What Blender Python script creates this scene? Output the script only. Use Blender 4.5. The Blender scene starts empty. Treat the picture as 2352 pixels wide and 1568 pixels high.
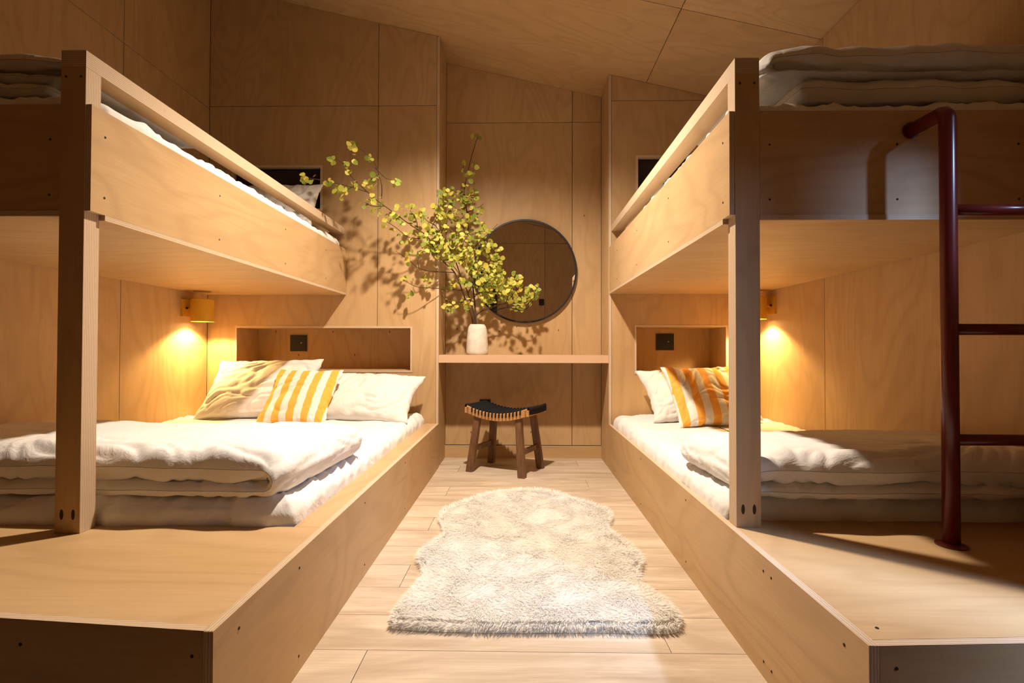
import bpy, bmesh, math, random
import numpy as np
from mathutils import Matrix, Vector
R = math.radians
rnd = random.Random(11)
SC = bpy.context.scene
C = SC.collection

# ------------------------------------------------------------------ camera
CAM_Z = 0.82
cam_d = bpy.data.cameras.new('camera'); cam = bpy.data.objects.new('camera', cam_d); C.objects.link(cam)
cam_d.sensor_width = 36.0; cam_d.lens = 18.0; cam_d.clip_start = 0.02; cam_d.clip_end = 60
_yaw, _pitch, _roll = -0.0155, 0.0140, 0.0023
_A = Matrix(((math.cos(_yaw), -math.sin(_yaw), 0), (math.sin(_yaw), math.cos(_yaw), 0), (0, 0, 1)))
_B = Matrix(((1, 0, 0), (0, math.cos(_pitch), math.sin(_pitch)), (0, -math.sin(_pitch), math.cos(_pitch))))
_R = _B @ _A
_r, _f, _u = (Vector(_R[i]) for i in range(3))
_r2 = _r * math.cos(_roll) + _u * math.sin(_roll); _u2 = _u * math.cos(_roll) - _r * math.sin(_roll)
cam.matrix_world = Matrix(((_r2.x, _u2.x, -_f.x, 0), (_r2.y, _u2.y, -_f.y, 0), (_r2.z, _u2.z, -_f.z, CAM_Z), (0, 0, 0, 1)))
SC.camera = cam

# ------------------------------------------------------------------ world, big lights, exposure
world = bpy.data.worlds.new('dusk'); SC.world = world; world.use_nodes = True
bg = world.node_tree.nodes['Background']; bg.inputs[0].default_value = (0.30, 0.42, 0.62, 1); bg.inputs[1].default_value = 0.05
SC.view_settings.view_transform = 'Standard'; SC.view_settings.look = 'None'
SC.view_settings.gamma = 1.0; SC.view_settings.use_curve_mapping = False
SC.view_settings.exposure = 0.12
LAMP = (-0.20, 2.22, 2.69)            # the downlight hanging from the ceiling above the aisle
MAIN_POWER, MAIN_COL, MAIN_CONE = 430.0, (1.0, 0.83, 0.66), 133
READ_POWER, READ_COL = 60.0, (1.0, 0.64, 0.24)
COOL_POWER, COOL_COL = 23.0, (0.42, 0.61, 1.0)
def area(name, loc, target, size, power, col, shape='DISK'):
    l = bpy.data.lights.new(name, 'AREA'); l.shape = shape; l.size = size; l.energy = power; l.color = col
    o = bpy.data.objects.new(name, l); C.objects.link(o); o.location = loc
    o.rotation_euler = (Vector(target) - Vector(loc)).to_track_quat('-Z', 'Y').to_euler()
    return o
# cool source out of view, aimed through the added openings of the right wall
area('window_light', (1.93, 0.36, 1.93), (1.08, 0.88, 0.30), 0.11, COOL_POWER, COOL_COL).data.spread = R(84)

# ------------------------------------------------------------------ room measures
XL, XR = -2.181, 1.619               # side walls
YB, YA, YF = 3.537, 3.866, -0.56     # headboard wall, alcove back, wall behind the camera
AL, AR = -0.563, 0.612               # alcove opening
PL, PR, HP = -0.559, 0.611, 0.3025   # bed platform faces and height
def ceil(x): return 2.8678 - 0.2308 * x

# ------------------------------------------------------------------ helpers
class MB:
    """collects boxes, prisms, tubes into one mesh"""
    def __init__(s): s.v = []; s.f = []; s.m = []
    def add(s, vs, fs, m=0):
        b = len(s.v); s.v += [tuple(p) for p in vs]
        for f in fs: s.f.append(tuple(b + i for i in f)); s.m.append(m)
    def box(s, x0, x1, y0, y1, z0, z1, mx=0, my=0, mz=0):
        vs = [(x, y, z) for z in (z0, z1) for y in (y0, y1) for x in (x0, x1)]
        s.add(vs, [(0, 2, 3, 1), (4, 5, 7, 6)], mz); s.add(vs, [(0, 1, 5, 4), (2, 6, 7, 3)], my); s.add(vs, [(0, 4, 6, 2), (1, 3, 7, 5)], mx)
        return s
    def prism(s, poly, axis, a0, a1, mcap=0, mside=0):
        """poly: 2d points in the two other axes (in xyz order), extruded along axis"""
        n = len(poly)
        def P(p, a):
            q = list(p); q.insert(axis, a); return tuple(q)
        vs = [P(p, a0) for p in poly] + [P(p, a1) for p in poly]
        s.add(vs, [tuple(range(n)), tuple(range(2 * n - 1, n - 1, -1))], mcap)
        s.add(vs, [(i, i + n, (i + 1) % n + n, (i + 1) % n) for i in range(n)], mside)
        return s
    def tube(s, pts, rad, n=10, m=0, caps=True):
        pts = [Vector(p) for p in pts]; rr = rad if isinstance(rad, (list, tuple)) else [rad] * len(pts)
        t0 = (pts[1] - pts[0]).normalized(); up = Vector((0, 0, 1)) if abs(t0.z) < .9 else Vector((1, 0, 0))
        a = t0.cross(up).normalized(); vs = []
        for i, p in enumerate(pts):
            if i == 0: t = t0
            elif i == len(pts) - 1: t = (pts[i] - pts[i - 1]).normalized()
            else: t = ((pts[i + 1] - p).normalized() + (p - pts[i - 1]).normalized()).normalized()
            a = (a - t * a.dot(t)).normalized(); b = t.cross(a)
            vs += [p + (a * math.cos(2 * math.pi * k / n) + b * math.sin(2 * math.pi * k / n)) * rr[i] for k in range(n)]
        fs = [(i * n + k, i * n + (k + 1) % n, (i + 1) * n + (k + 1) % n, (i + 1) * n + k) for i in range(len(pts) - 1) for k in range(n)]
        if caps: fs += [tuple(range(n - 1, -1, -1)), tuple((len(pts) - 1) * n + k for k in range(n))]
        s.add(vs, fs, m); return s
    def lathe(s, prof, n=40, c=(0, 0), m=0, close=True):
        vs = [(c[0] + r * math.cos(2 * math.pi * k / n), c[1] + r * math.sin(2 * math.pi * k / n), z) for r, z in prof for k in range(n)]
        fs = [(i * n + k, i * n + (k + 1) % n, (i + 1) * n + (k + 1) % n, (i + 1) * n + k) for i in range(len(prof) - 1) for k in range(n)]
        if close: fs += [tuple(range(n - 1, -1, -1)), tuple((len(prof) - 1) * n + k for k in range(n))]
        s.add(vs, fs, m); return s
    def disc(s, c, axis, r0, r1, h, n=12, m=0):
        """small elliptic disc, faces along axis; r0, r1 radii in the other two axes"""
        poly = [(c[[1, 0, 0][axis]] + r0 * math.cos(2 * math.pi * k / n), c[[2, 2, 1][axis]] + r1 * math.sin(2 * math.pi * k / n)) for k in range(n)]
        s.prism(poly, axis, c[axis] - h / 2, c[axis] + h / 2, m, m); return s

def obj(name, mb, mats, parent=None, smooth=False, local=False, bevel=0.0, fix=True):
    """one mesh object; its origin is the middle of its base. Children get parent-relative places."""
    v = np.array(mb.v, float)
    o0 = np.array([(v[:, 0].min() + v[:, 0].max()) / 2, (v[:, 1].min() + v[:, 1].max()) / 2, v[:, 2].min()])
    me = bpy.data.meshes.new(name); me.from_pydata((v - o0).tolist(), [], mb.f)
    for m in (mats if isinstance(mats, (list, tuple)) else [mats]): me.materials.append(m)
    me.polygons.foreach_set('material_index', mb.m)
    if smooth: me.polygons.foreach_set('use_smooth', [True] * len(me.polygons))
    if fix:
        b = bmesh.new(); b.from_mesh(me); bmesh.ops.recalc_face_normals(b, faces=b.faces); b.to_mesh(me); b.free()
    me.update()
    o = bpy.data.objects.new(name, me); C.objects.link(o)
    if parent is None: o.location = o0
    else:
        o.parent = parent
        o.location = Vector(o0) if local else Vector(o0) - world_loc(parent)
    if bevel:
        md = o.modifiers.new('bevel', 'BEVEL'); md.width = bevel; md.segments = 1; md.limit_method = 'ANGLE'
    return o
def world_loc(o):
    p = Vector(o.location)
    while o.parent: o = o.parent; p = p + Vector(o.location)
    return p
def tag(o, label=None, cat=None, group=None, kind=None):
    if label: o['label'] = label
    if cat: o['category'] = cat
    if group: o['group'] = group
    if kind: o['kind'] = kind
    return o
def thing(name, loc, label, cat, group=None, rz=0.0, kind=None):
    o = bpy.data.objects.new(name, None); o.empty_display_size = .05; C.objects.link(o); o.location = loc; o.rotation_euler = (0, 0, rz)
    return tag(o, label, cat, group, kind)

# numpy gradient noise for cloth
def _hash(i, j, k, seed):
    h = (i * 374761393 + j * 668265263 + k * 2147483647 + seed * 974634777) & 0xffffffff
    h = ((h ^ (h >> 13)) * 1274126177) & 0xffffffff
    return (h ^ (h >> 16)) & 0xffffffff
def pn(x, y, z=0.0, seed=0):
    x, y, z = np.broadcast_arrays(np.asarray(x, float), np.asarray(y, float), np.asarray(z, float))
    i, j, k = (np.floor(q).astype(np.int64) for q in (x, y, z)); fx, fy, fz = x - i, y - j, z - k
    s = lambda t: t * t * t * (t * (t * 6 - 15) + 10)
    u, v, w = s(fx), s(fy), s(fz); out = 0
    for a in (0, 1):
        for b in (0, 1):
            for c in (0, 1):
                h = _hash(i + a, j + b, k + c, seed); th = (h & 0xffff) / 65536 * 6.28318; cz = ((h >> 16) & 0xffff) / 32768 - 1
                rr = np.sqrt(np.maximum(0, 1 - cz * cz))
                g = rr * np.cos(th) * (fx - a) + rr * np.sin(th) * (fy - b) + cz * (fz - c)
                out = out + g * (u if a else 1 - u) * (v if b else 1 - v) * (w if c else 1 - w)
    return out * 1.5
def ridge(x, y, z=0.0, seed=0, k=2.0):
    return np.maximum(0, 1 - np.abs(pn(x, y, z, seed)) * 2.2) ** k
def sstep(a, b, x):
    t = np.clip((x - a) / (b - a), 0, 1); return t * t * (3 - 2 * t)

# ------------------------------------------------------------------ materials
MATS = {}
class NT:
    def __init__(s, name):
        s.m = bpy.data.materials.new(name); s.m.use_nodes = True; s.t = s.m.node_tree; s.n = s.t.nodes
        s.b = s.n['Principled BSDF']
    def node(s, kind, **kw):
        n = s.n.new(kind)
        for k, v in kw.items():
            if hasattr(n, k): setattr(n, k, v)
            else: n.inputs[k.replace('_', ' ')].default_value = v
        return n
    def link(s, a, b): s.t.links.new(a, b)
    def math(s, op, a, b=None, clamp=False):
        n = s.n.new('ShaderNodeMath'); n.operation = op; n.use_clamp = clamp
        for i, q in enumerate((a, b)):
            if q is None: continue
            if isinstance(q, (int, float)): n.inputs[i].default_value = q
            else: s.link(q, n.inputs[i])
        return n.outputs[0]
    def mix(s, fac, a, b, mode='MIX'):
        n = s.n.new('ShaderNodeMix'); n.data_type = 'RGBA'; n.blend_type = mode
        for i, q in ((0, fac), (6, a), (7, b)):
            if isinstance(q, (int, float)): n.inputs[i].default_value = q
            elif isinstance(q, tuple): n.inputs[i].default_value = (*q, 1) if len(q) == 3 else q
            else: s.link(q, n.inputs[i])
        return n.outputs[2]
    def coords(s, scale, rand=True):
        tc = s.n.new('ShaderNodeTexCoord'); oi = s.n.new('ShaderNodeObjectInfo')
        mp = s.n.new('ShaderNodeMapping'); mp.inputs['Scale'].default_value = scale
        if rand:
            va = s.n.new('ShaderNodeVectorMath'); va.operation = 'SCALE'; va.inputs[0].default_value = (37, 53, 29); s.link(oi.outputs['Random'], va.inputs['Scale'])
            vb = s.n.new('ShaderNodeVectorMath'); vb.operation = 'ADD'; s.link(tc.outputs['Object'], vb.inputs[0]); s.link(va.outputs[0], vb.inputs[1])
            s.link(vb.outputs[0], mp.inputs[0])
        else: s.link(tc.outputs['Object'], mp.inputs[0])
        return mp.outputs[0]
    def noise(s, vec, scale, detail=2.0, rough=.5, dist=0.0):
        n = s.n.new('ShaderNodeTexNoise'); n.inputs['Scale'].default_value = scale; n.inputs['Detail'].default_value = detail
        n.inputs['Roughness'].default_value = rough; n.inputs['Distortion'].default_value = dist; s.link(vec, n.inputs['Vector']); return n.outputs[0]
    def rng(s, v, a, b, c=0.0, d=1.0):
        n = s.n.new('ShaderNodeMapRange'); n.clamp = True
        for i, q in zip((1, 2, 3, 4), (a, b, c, d)): n.inputs[i].default_value = q
        s.link(v, n.inputs[0]); return n.outputs[0]
    def bump(s, h, strength, dist=.002):
        n = s.n.new('ShaderNodeBump'); n.inputs['Strength'].default_value = strength; n.inputs['Distance'].default_value = dist
        s.link(h, n.inputs['Height']); s.link(n.outputs[0], s.b.inputs['Normal'])
    def out(s, col=None, rough=.5, spec=.3, **kw):
        if col is not None:
            if isinstance(col, tuple): s.b.inputs['Base Color'].default_value = (*col, 1)
            else: s.link(col, s.b.inputs['Base Color'])
        s.b.inputs['Roughness'].default_value = rough; s.b.inputs['Specular IOR Level'].default_value = spec
        for k, v in kw.items(): s.b.inputs[k.replace('_', ' ')].default_value = v
        return s.m
def cached(f):
    def g(*a):
        k = (f.__name__,) + a
        if k not in MATS: MATS[k] = f(*a)
        return MATS[k]
    return g
@cached
def ply(grain='z'):
    """rotary cut birch veneer, grain running along the given axis"""
    t = NT('birch_plywood_' + grain); g = 'xyz'.index(grain)
    sc = [1.0, 1.0, 1.0]; sc[g] = 0.30
    v = t.coords(tuple(sc)); n1 = t.noise(v, 2.6, 2.0, .45, .5)
    rings = t.math('POWER', t.rng(t.math('SINE', t.math('MULTIPLY', n1, 75.0)), -1, 1), 3.0)
    fs = [110.0, 110.0, 110.0]; fs[g] = 4.0
    fib = t.noise(t.coords(tuple(fs)), 1.0, 3.0, .6)
    blot = t.noise(t.coords(tuple(q * 1.0 for q in sc)), 1.4, 4.0, .55, .3)
    patch = t.noise(t.coords(tuple(sc)), 7.0, 3.0, .6, 1.2)
    col = t.mix(t.rng(blot, .32, .68), (.57, .385, .198), (.485, .308, .140))
    col = t.mix(t.rng(patch, .5, .75, 0, .35), col, (.61, .42, .235))
    col = t.mix(t.math('MULTIPLY', rings, .23), col, (.33, .195, .09))
    col = t.mix(t.rng(fib, .35, .75, 0, .22), col, (.35, .21, .10))
    vo = t.n.new('ShaderNodeTexVoronoi'); vo.inputs['Scale'].default_value = 3.2; t.link(t.coords((1, 1, 1)), vo.inputs['Vector'])
    sx = t.n.new('ShaderNodeSeparateColor'); t.link(vo.outputs['Color'], sx.inputs[0])
    kn = t.math('MULTIPLY', t.rng(vo.outputs['Distance'], .010, .030, 1, 0), t.math('GREATER_THAN', sx.outputs[0], .62))
    col = t.mix(t.math('MULTIPLY', kn, .75), col, (.15, .085, .04))
    t.bump(fib, .12, .001)
    return t.out(col, .52, .35)
@cached
def edge(axis='x'):
    """laminated plywood edge, the plies stacked along the given axis"""
    t = NT('plywood_edge_' + axis); g = 'xyz'.index(axis)
    v = t.coords((1, 1, 1), False); sx = t.n.new('ShaderNodeSeparateXYZ'); t.link(v, sx.inputs[0])
    wob = t.noise(t.coords((6, 6, 6)), 1.0, 3.0)
    q = t.math('ADD', t.math('MULTIPLY', sx.outputs[g], 1 / .0058), t.math('MULTIPLY', wob, .55))
    st = t.rng(t.math('SINE', t.math('MULTIPLY', q, 6.2832)), -.2, .9)
    fs = [60.0] * 3; fs[g] = 300.0
    fib = t.noise(t.coords(tuple(fs)), 1.0, 2.0)
    col = t.mix(st, (.63, .495, .35), (.45, .32, .20))
    col = t.mix(t.rng(fib, .55, .8, 0, .4), col, (.40, .27, .16))
    return t.out(col, .6, .25)
@cached
def oak():
    t = NT('pale_oak_laminate'); v = t.coords((.22, 1, 1))
    n1 = t.noise(v, 9.0, 4.0, .6, 1.0); n2 = t.noise(t.coords((3, 120, 60)), 1.0, 3.0, .6); n3 = t.noise(t.coords((.5, 5, 1)), 2.0, 2.0)
    oi = t.n.new('ShaderNodeObjectInfo')
    col = t.mix(t.rng(n1, .40, .64), (.63, .525, .40), (.43, .335, .235))
    col = t.mix(t.rng(n2, .42, .8, 0, .6), col, (.36, .26, .17))
    col = t.mix(t.rng(n3, .48, .72, 0, .55), col, (.40, .30, .20))
    col = t.mix(t.rng(oi.outputs['Random'], 0, 1, 0, .28), col, (.58, .48, .36))
    t.bump(n2, .08, .001)
    return t.out(col, .48, .35)
@cached
def cloth(kind='white'):
    t = NT('cotton_' + kind); base = {'white': (.79, .775, .755), 'cream': (.76, .73, .68), 'warm': (.72, .70, .67)}[kind]
    w = t.noise(t.coords((1, 1, 1)), 14.0, 4.0, .6, 1.6); f = t.noise(t.coords((1, 1, 1)), 420.0, 1.0)
    h = t.math('ADD', t.math('MULTIPLY', w, 1.0), t.math('MULTIPLY', f, .03))
    t.bump(h, .35, .012)
    m = t.out(base, .85, .12); t.b.inputs['Sheen Weight'].default_value = .08
    return m
@cached
def stripes(phase, period, width):
    t = NT('striped_cotton'); v = t.coords((1, 1, 1), False); sx = t.n.new('ShaderNodeSeparateXYZ'); t.link(v, sx.inputs[0])
    q = t.math('FRACT', t.math('ADD', t.math('MULTIPLY', sx.outputs[0], 1 / period), phase))
    col = t.mix(t.math('LESS_THAN', q, width), (.82, .76, .67), (.93, .43, .075))
    w = t.noise(t.coords((1, 1, 1)), 16.0, 3.0, .6, 1.0); t.bump(w, .25, .008)
    return t.out(col, .8, .15)
@cached
def plain(name, col, rough=.5, spec=.4, metal=0.0):
    t = NT(name); return t.out(col, rough, spec, Metallic=metal)
@cached
def emit(name, col, s):
    t = NT(name); t.b.inputs['Base Color'].default_value = (*col, 1); t.b.inputs['Emission Color'].default_value = (*col, 1); t.b.inputs['Emission Strength'].default_value = s
    return t.m
@cached
def stained():
    t = NT('dark_stained_wood'); n = t.noise(t.coords((18, 18, 3)), 3.0, 4.0, .6, .6)
    return t.out(t.mix(t.rng(n, .35, .7), (.11, .055, .027), (.20, .10, .045)), .45, .4)
@cached
def stained_light():
    t = NT('oiled_teak'); n = t.noise(t.coords((4, 30, 30)), 3.0, 4.0, .6, .6)
    return t.out(t.mix(t.rng(n, .35, .7), (.42, .21, .075), (.56, .31, .12)), .45, .4)
@cached
def stone():
    t = NT('pale_concrete'); n = t.noise(t.coords((1, 1, 1)), 18.0, 5.0, .65); p = t.noise(t.coords((1, 1, 1)), 140.0, 2.0)
    col = t.mix(t.rng(n, .35, .7), (.74, .70, .62), (.58, .52, .43)); t.bump(t.math('ADD', n, t.math('MULTIPLY', p, .4)), .25, .004)
    return t.out(col, .85, .2)
@cached
def leafmat():
    t = NT('aspen_leaf'); oi = t.n.new('ShaderNodeObjectInfo'); cr = t.n.new('ShaderNodeValToRGB')
    e = cr.color_ramp.elements; e[0].position = 0; e[0].color = (.20, .28, .04, 1); e[1].position = 1; e[1].color = (.80, .62, .12, 1)
    for p, c in ((.22, (.30, .36, .055, 1)), (.5, (.47, .48, .075, 1)), (.8, (.60, .56, .10, 1))):
        q = e.new(p); q.color = c
    t.link(oi.outputs['Random'], cr.inputs[0])
    t.link(cr.outputs[0], t.b.inputs['Base Color']); t.b.inputs['Roughness'].default_value = .5; t.b.inputs['Specular IOR Level'].default_value = .3
    tr = t.n.new('ShaderNodeBsdfTranslucent'); t.link(cr.outputs[0], tr.inputs[0]); mx = t.n.new('ShaderNodeMixShader'); mx.inputs[0].default_value = .35
    t.link(t.b.outputs[0], mx.inputs[1]); t.link(tr.outputs[0], mx.inputs[2]); t.link(mx.outputs[0], t.n['Material Output'].inputs[0])
    return t.m
@cached
def furmat():
    t = NT('cream_wool'); n = t.noise(t.coords((1, 1, 1), False), 9.0, 3.0, .6, .6)
    col = t.mix(t.rng(n, .4, .62), (.97, .95, .905), (.95, .915, .85))
    ge = t.n.new('ShaderNodeNewGeometry'); vm = t.n.new('ShaderNodeVectorMath'); vm.operation = 'SCALE'; vm.inputs['Scale'].default_value = .45; t.link(ge.outputs['Normal'], vm.inputs[0])
    va = t.n.new('ShaderNodeVectorMath'); va.operation = 'ADD'; va.inputs[1].default_value = (0, 0, 1); t.link(vm.outputs[0], va.inputs[0])
    vn = t.n.new('ShaderNodeVectorMath'); vn.operation = 'NORMALIZE'; t.link(va.outputs[0], vn.inputs[0])
    di = t.n.new('ShaderNodeBsdfDiffuse'); t.link(col, di.inputs[0]); t.link(vn.outputs[0], di.inputs['Normal'])
    tr = t.n.new('ShaderNodeBsdfTranslucent'); t.link(col, tr.inputs[0])
    mx = t.n.new('ShaderNodeMixShader'); mx.inputs[0].default_value = .5; t.link(di.outputs[0], mx.inputs[1]); t.link(tr.outputs[0], mx.inputs[2])
    t.link(mx.outputs[0], t.n['Material Output'].inputs[0])
    return t.m

# ================================================================== the room
GAP = 0.0022                          # half of a panel joint
dark = plain('joint_shadow_board', (.07, .045, .028), .9, .1)
black = plain('black_plastic', (.018, .019, .021), .35, .4)
def board(name, x0, x1, y0, y1, z0, z1, n, grain, parent, bevel=.0012):
    """a plywood board: veneer on the faces along axis n, laminated edges elsewhere"""
    mi = {'mx': 1, 'my': 1, 'mz': 1}; mi['m' + n] = 0
    return obj(name, MB().box(x0, x1, y0, y1, z0, z1, **mi), [ply(grain), edge(n)], parent, bevel=bevel)
def cells(a0, a1, b0, b1, holes):
    """rectangle minus rectangles, as a list of rectangles"""
    A = sorted({a0, a1, *[min(max(h[0], a0), a1) for h in holes], *[min(max(h[1], a0), a1) for h in holes]})
    Bv = sorted({b0, b1, *[min(max(h[2], b0), b1) for h in holes], *[min(max(h[3], b0), b1) for h in holes]})
    r = []
    for i in range(len(A) - 1):
        for j in range(len(Bv) - 1):
            ca, cb = (A[i] + A[i + 1]) / 2, (Bv[j] + Bv[j + 1]) / 2
            if not any(h[0] < ca < h[1] and h[2] < cb < h[3] for h in holes): r.append((A[i], A[i + 1], Bv[j], Bv[j + 1]))
    return r
PT = 0.013                            # panel thickness
def panel_y(parent, x0, x1, z0, z1, y, holes=(), grain='z', slope=False, into=1):
    """wall panel in a plane of constant y; slope: its top follows the ceiling"""
    x0 += GAP; x1 -= GAP; z0 += GAP; mb = MB(); ya, yb = sorted((y, y + into * PT))
    if slope: mb.prism([(x0, z0), (x1, z0), (x1, ceil(x1) - .002), (x0, ceil(x0) - .002)], 1, ya, yb, 0, 1)
    else:
        for c in cells(x0, x1, z0, z1 - GAP, holes): mb.box(c[0], c[1], ya, yb, c[2], c[3], 1, 0, 1)
    return obj('panel', mb, [ply(grain), edge('y')], parent)
def panel_x(parent, y0, y1, z0, z1, x, holes=(), grain='z', into=1):
    y0 += GAP; y1 -= GAP; mb = MB(); xa, xb = sorted((x, x + into * PT))
    for c in cells(y0, y1, z0 + GAP, z1 - GAP, holes): mb.box(xa, xb, c[0], c[1], c[2], c[3], 0, 1, 1)
    return obj('panel', mb, [ply(grain), edge('x')], parent)

# ---- floor: pale oak planks laid across the aisle
floor = obj('floor', MB().box(XL - .1, XR + .1, YF - .1, YA + .1, -.06, -.010), plain('underlay', (.10, .07, .045), .9, .1))
tag(floor, 'pale oak plank floor running down the aisle between the bunks', 'floor', kind='structure')
PWID, PLEN = 0.183, 1.22
row0 = 1.398
for k in range(-11, 14):
    ya, yb = row0 + k * PWID, row0 + (k + 1) * PWID
    ya, yb = max(ya, YF), min(yb, YA)
    if yb - ya < .02: continue
    x = -.413 + ((k + 1) % 3) * (.411 + .413) - 2 * PLEN - (PLEN if (k + 1) % 3 == 2 else 0)
    if (k + 1) % 3 == 2: x = 0.0 - 2 * PLEN
    while x < XR:
        xa, xb = max(x, XL), min(x + PLEN, XR)
        lo, hi = (XL, XR) if yb < 1.0 else (-.75, .85)      # nothing is seen of the floor under the bed boxes
        if xb - xa > .03 and xb > lo and xa < hi:
            obj('plank', MB().box(xa + .0009, xb - .0009, ya + .0009, yb - .0009, -.010, 0), oak(), floor, bevel=.0008)
        x += PLEN

# ---- ceiling: sloping plywood sheets
cl = MB().prism([(XL - .05, ceil(XL - .05) + PT), (XR + .05, ceil(XR + .05) + PT), (XR + .05, ceil(XR + .05) + PT + .05), (XL - .05, ceil(XL - .05) + PT + .05)], 1, YF - .05, YA + .05)
ceiling = tag(obj('ceiling', cl, dark), 'sloping plywood ceiling with thin dark joints between its sheets', 'ceiling', kind='structure')
for xa, xb in ((XL, -1.483), (-1.483, .8725), (.8725, XR)):
    for ya, yb in ((YF, .328), (.328, 1.548), (1.548, 2.768), (2.768, YA)):
        a, b = xa + (GAP if xa > XL else -.012), xb - (GAP if xb < XR else -.012)
        obj('panel', MB().prism([(a, ceil(a)), (b, ceil(b)), (b, ceil(b) + PT), (a, ceil(a) + PT)], 1, ya + GAP, yb - GAP if yb < YA else yb + .012, 1, 0), [ply('x'), edge('z')], ceiling)

# ---- headboard wall with the alcove in its middle
N_L = (-1.986, -.745, .654, .975)     # reading niche of the double bed
N_R = (.788, 1.427, .646, .985)       # reading niche of the single bed
W_L = (-2.02, -1.379, 1.776, 2.097)   # small dark windows above the upper beds
W_R = (.798, 1.44, 1.837, 2.158)
wb = MB()
for c in cells(XL - .1, AL - .02, -.01, 3.40, (N_L, W_L)): wb.box(c[0], c[1], YB + PT + .002, YB + PT + .03, c[2], c[3])
for c in cells(AR + .02, XR + .1, -.01, 2.78, (N_R, W_R)): wb.box(c[0], c[1], YB + PT + .002, YB + PT + .03, c[2], c[3])
wb.box(XL - .1, XR + .1, YA + PT + .002, YA + .08, -.01, 3.40)
wall_back = tag(obj('wall_back', wb, dark), 'plywood headboard wall with a shelf alcove in its middle', 'wall', kind='structure')
SX, SZ = -.991, 2.513
panel_y(wall_back, XL, SX, 0, SZ, YB, (N_L, W_L))
panel_y(wall_back, SX, AL - .018, 0, SZ, YB, (N_L,))
panel_y(wall_back, XL, SX, SZ, 0, YB, slope=True)
panel_y(wall_back, SX, AL - .018, SZ, 0, YB, slope=True)
panel_y(wall_back, AR + .018, XR, 0, 2.54, YB, (N_R, W_R))
panel_y(wall_back, AR + .018, XR, 2.54, 0, YB, slope=True)
for x0, x1, z0, z1 in ((AL, .393, .094, 2.536), (.393, AR, .094, 2.536)): panel_y(wall_back, x0, x1, z0, z1, YA)
for x0, x1 in ((AL, .393), (.393, AR)): panel_y(wall_back, x0, x1, 2.536, 0, YA, slope=True)
for x0, x1 in ((AL - .018, AL), (AR, AR + .018)):       # side linings of the alcove, their laminated front edges show
    xm = (x0 + x1) / 2
    obj('alcove_lining', MB().prism([(YB - .001, 0), (YA, 0), (YA, ceil(xm) - .004), (YB - .001, ceil(xm) - .004)], 0, x0, x1, 0, 1), [ply('z'), edge('x')], wall_back, bevel=.001)
def niche(h, parent, yb, t=.014):
    x0, x1, z0, z1 = h
    board('niche_board', x0, x1, YB - .003, yb, z1 - t, z1, 'z', 'x', parent); board('niche_board', x0, x1, YB - .003, yb, z0, z0 + t, 'z', 'x', parent)
    board('niche_board', x0, x0 + t, YB - .003, yb, z0 + t, z1 - t, 'x', 'z', parent); board('niche_board', x1 - t, x1, YB - .003, yb, z0 + t, z1 - t, 'x', 'z', parent)
    board('niche_back', x0, x1, yb, yb + .01, z0, z1, 'y', 'z', parent)
niche(N_L, wall_back, 3.835); niche(N_R, wall_back, 3.845)
base = board('baseboard_back', AL, AR, YA - .012, YA, 0, .091, 'y', 'x', None)
tag(base, 'low plywood baseboard at the back of the alcove', 'baseboard', kind='structure')
glass = plain('night_window_glass', (.012, .013, .016), .08, .5)
for i, (h, lab) in enumerate(((W_L, 'small dark window above the upper bunk on the double bed side'), (W_R, 'small dark window above the upper bunk on the ladder side'))):
    x0, x1, z0, z1 = h; t = .016; mb = MB()
    for c in cells(x0, x1, z0, z1, ((x0 + t, x1 - t, z0 + t, z1 - t),)): mb.box(c[0], c[1], YB - .003, YB + .06, c[2], c[3])
    w = tag(obj('window_%d' % (i + 1), mb, edge('y')), lab, 'window', kind='structure')
    obj('pane', MB().box(x0 + t, x1 - t, YB + .03, YB + .038, z0 + t, z1 - t), glass, w)

# ---- side walls and the wall behind the camera
wall_left = obj('wall_left', MB().box(XL - PT - .05, XL - PT - .002, YF - .1, YA + .05, -.01, 3.42), dark)
tag(wall_left, 'tall plywood wall beside the double bed', 'wall', kind='structure')
for ya, yb in ((YF, .319), (.319, 1.539), (1.539, 2.759), (2.759, YB)):
    panel_x(wall_left, ya, yb, 0, 2.495, XL, into=-1); panel_x(wall_left, ya, yb, 2.495, ceil(XL) - .002, XL, into=-1)
LIGHT_HOLES = ((.485, .63, 1.00, 2.08), (.645, .88, 1.54, 2.08))   # y0, y1, z0, z1 of two unseen openings, added and stepped to mask the cool light
mb = MB()
for c in cells(YF - .1, YA + .05, -.01, 2.60, LIGHT_HOLES): mb.box(XR + PT + .002, XR + PT + .05, c[0], c[1], c[2], c[3])
wall_right = tag(obj('wall_right', mb, dark), 'plywood wall beside the ladder bunk', 'wall', kind='structure')
for ya, yb in ((YF, .305), (.305, 1.525), (1.525, 2.745), (2.745, YB)):
    panel_x(wall_right, ya, yb, 0, ceil(XR) - .004, XR, LIGHT_HOLES, into=1)
for i, (LIGHT_HOLE, lab) in enumerate(zip(LIGHT_HOLES, ('tall narrow plywood framed window in the wall near the camera', 'short plywood framed window next to the tall narrow one'))):
    mb = MB(); t = .008
    for c in cells(LIGHT_HOLE[0], LIGHT_HOLE[1], LIGHT_HOLE[2], LIGHT_HOLE[3], ((LIGHT_HOLE[0] + t, LIGHT_HOLE[1] - t, LIGHT_HOLE[2] + t, LIGHT_HOLE[3] - t),)): mb.box(XR - .004, XR + .07, c[0], c[1], c[2], c[3])
    tag(obj('window_%d' % (3 + i), mb, edge('x')), lab, 'window', kind='structure')  # added light openings, numbered on after the windows
mb = MB()
DOOR = (-1.92, -.37, -.02, 2.06)  # door made wider than the mirror shows, to cut bounced light
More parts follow.
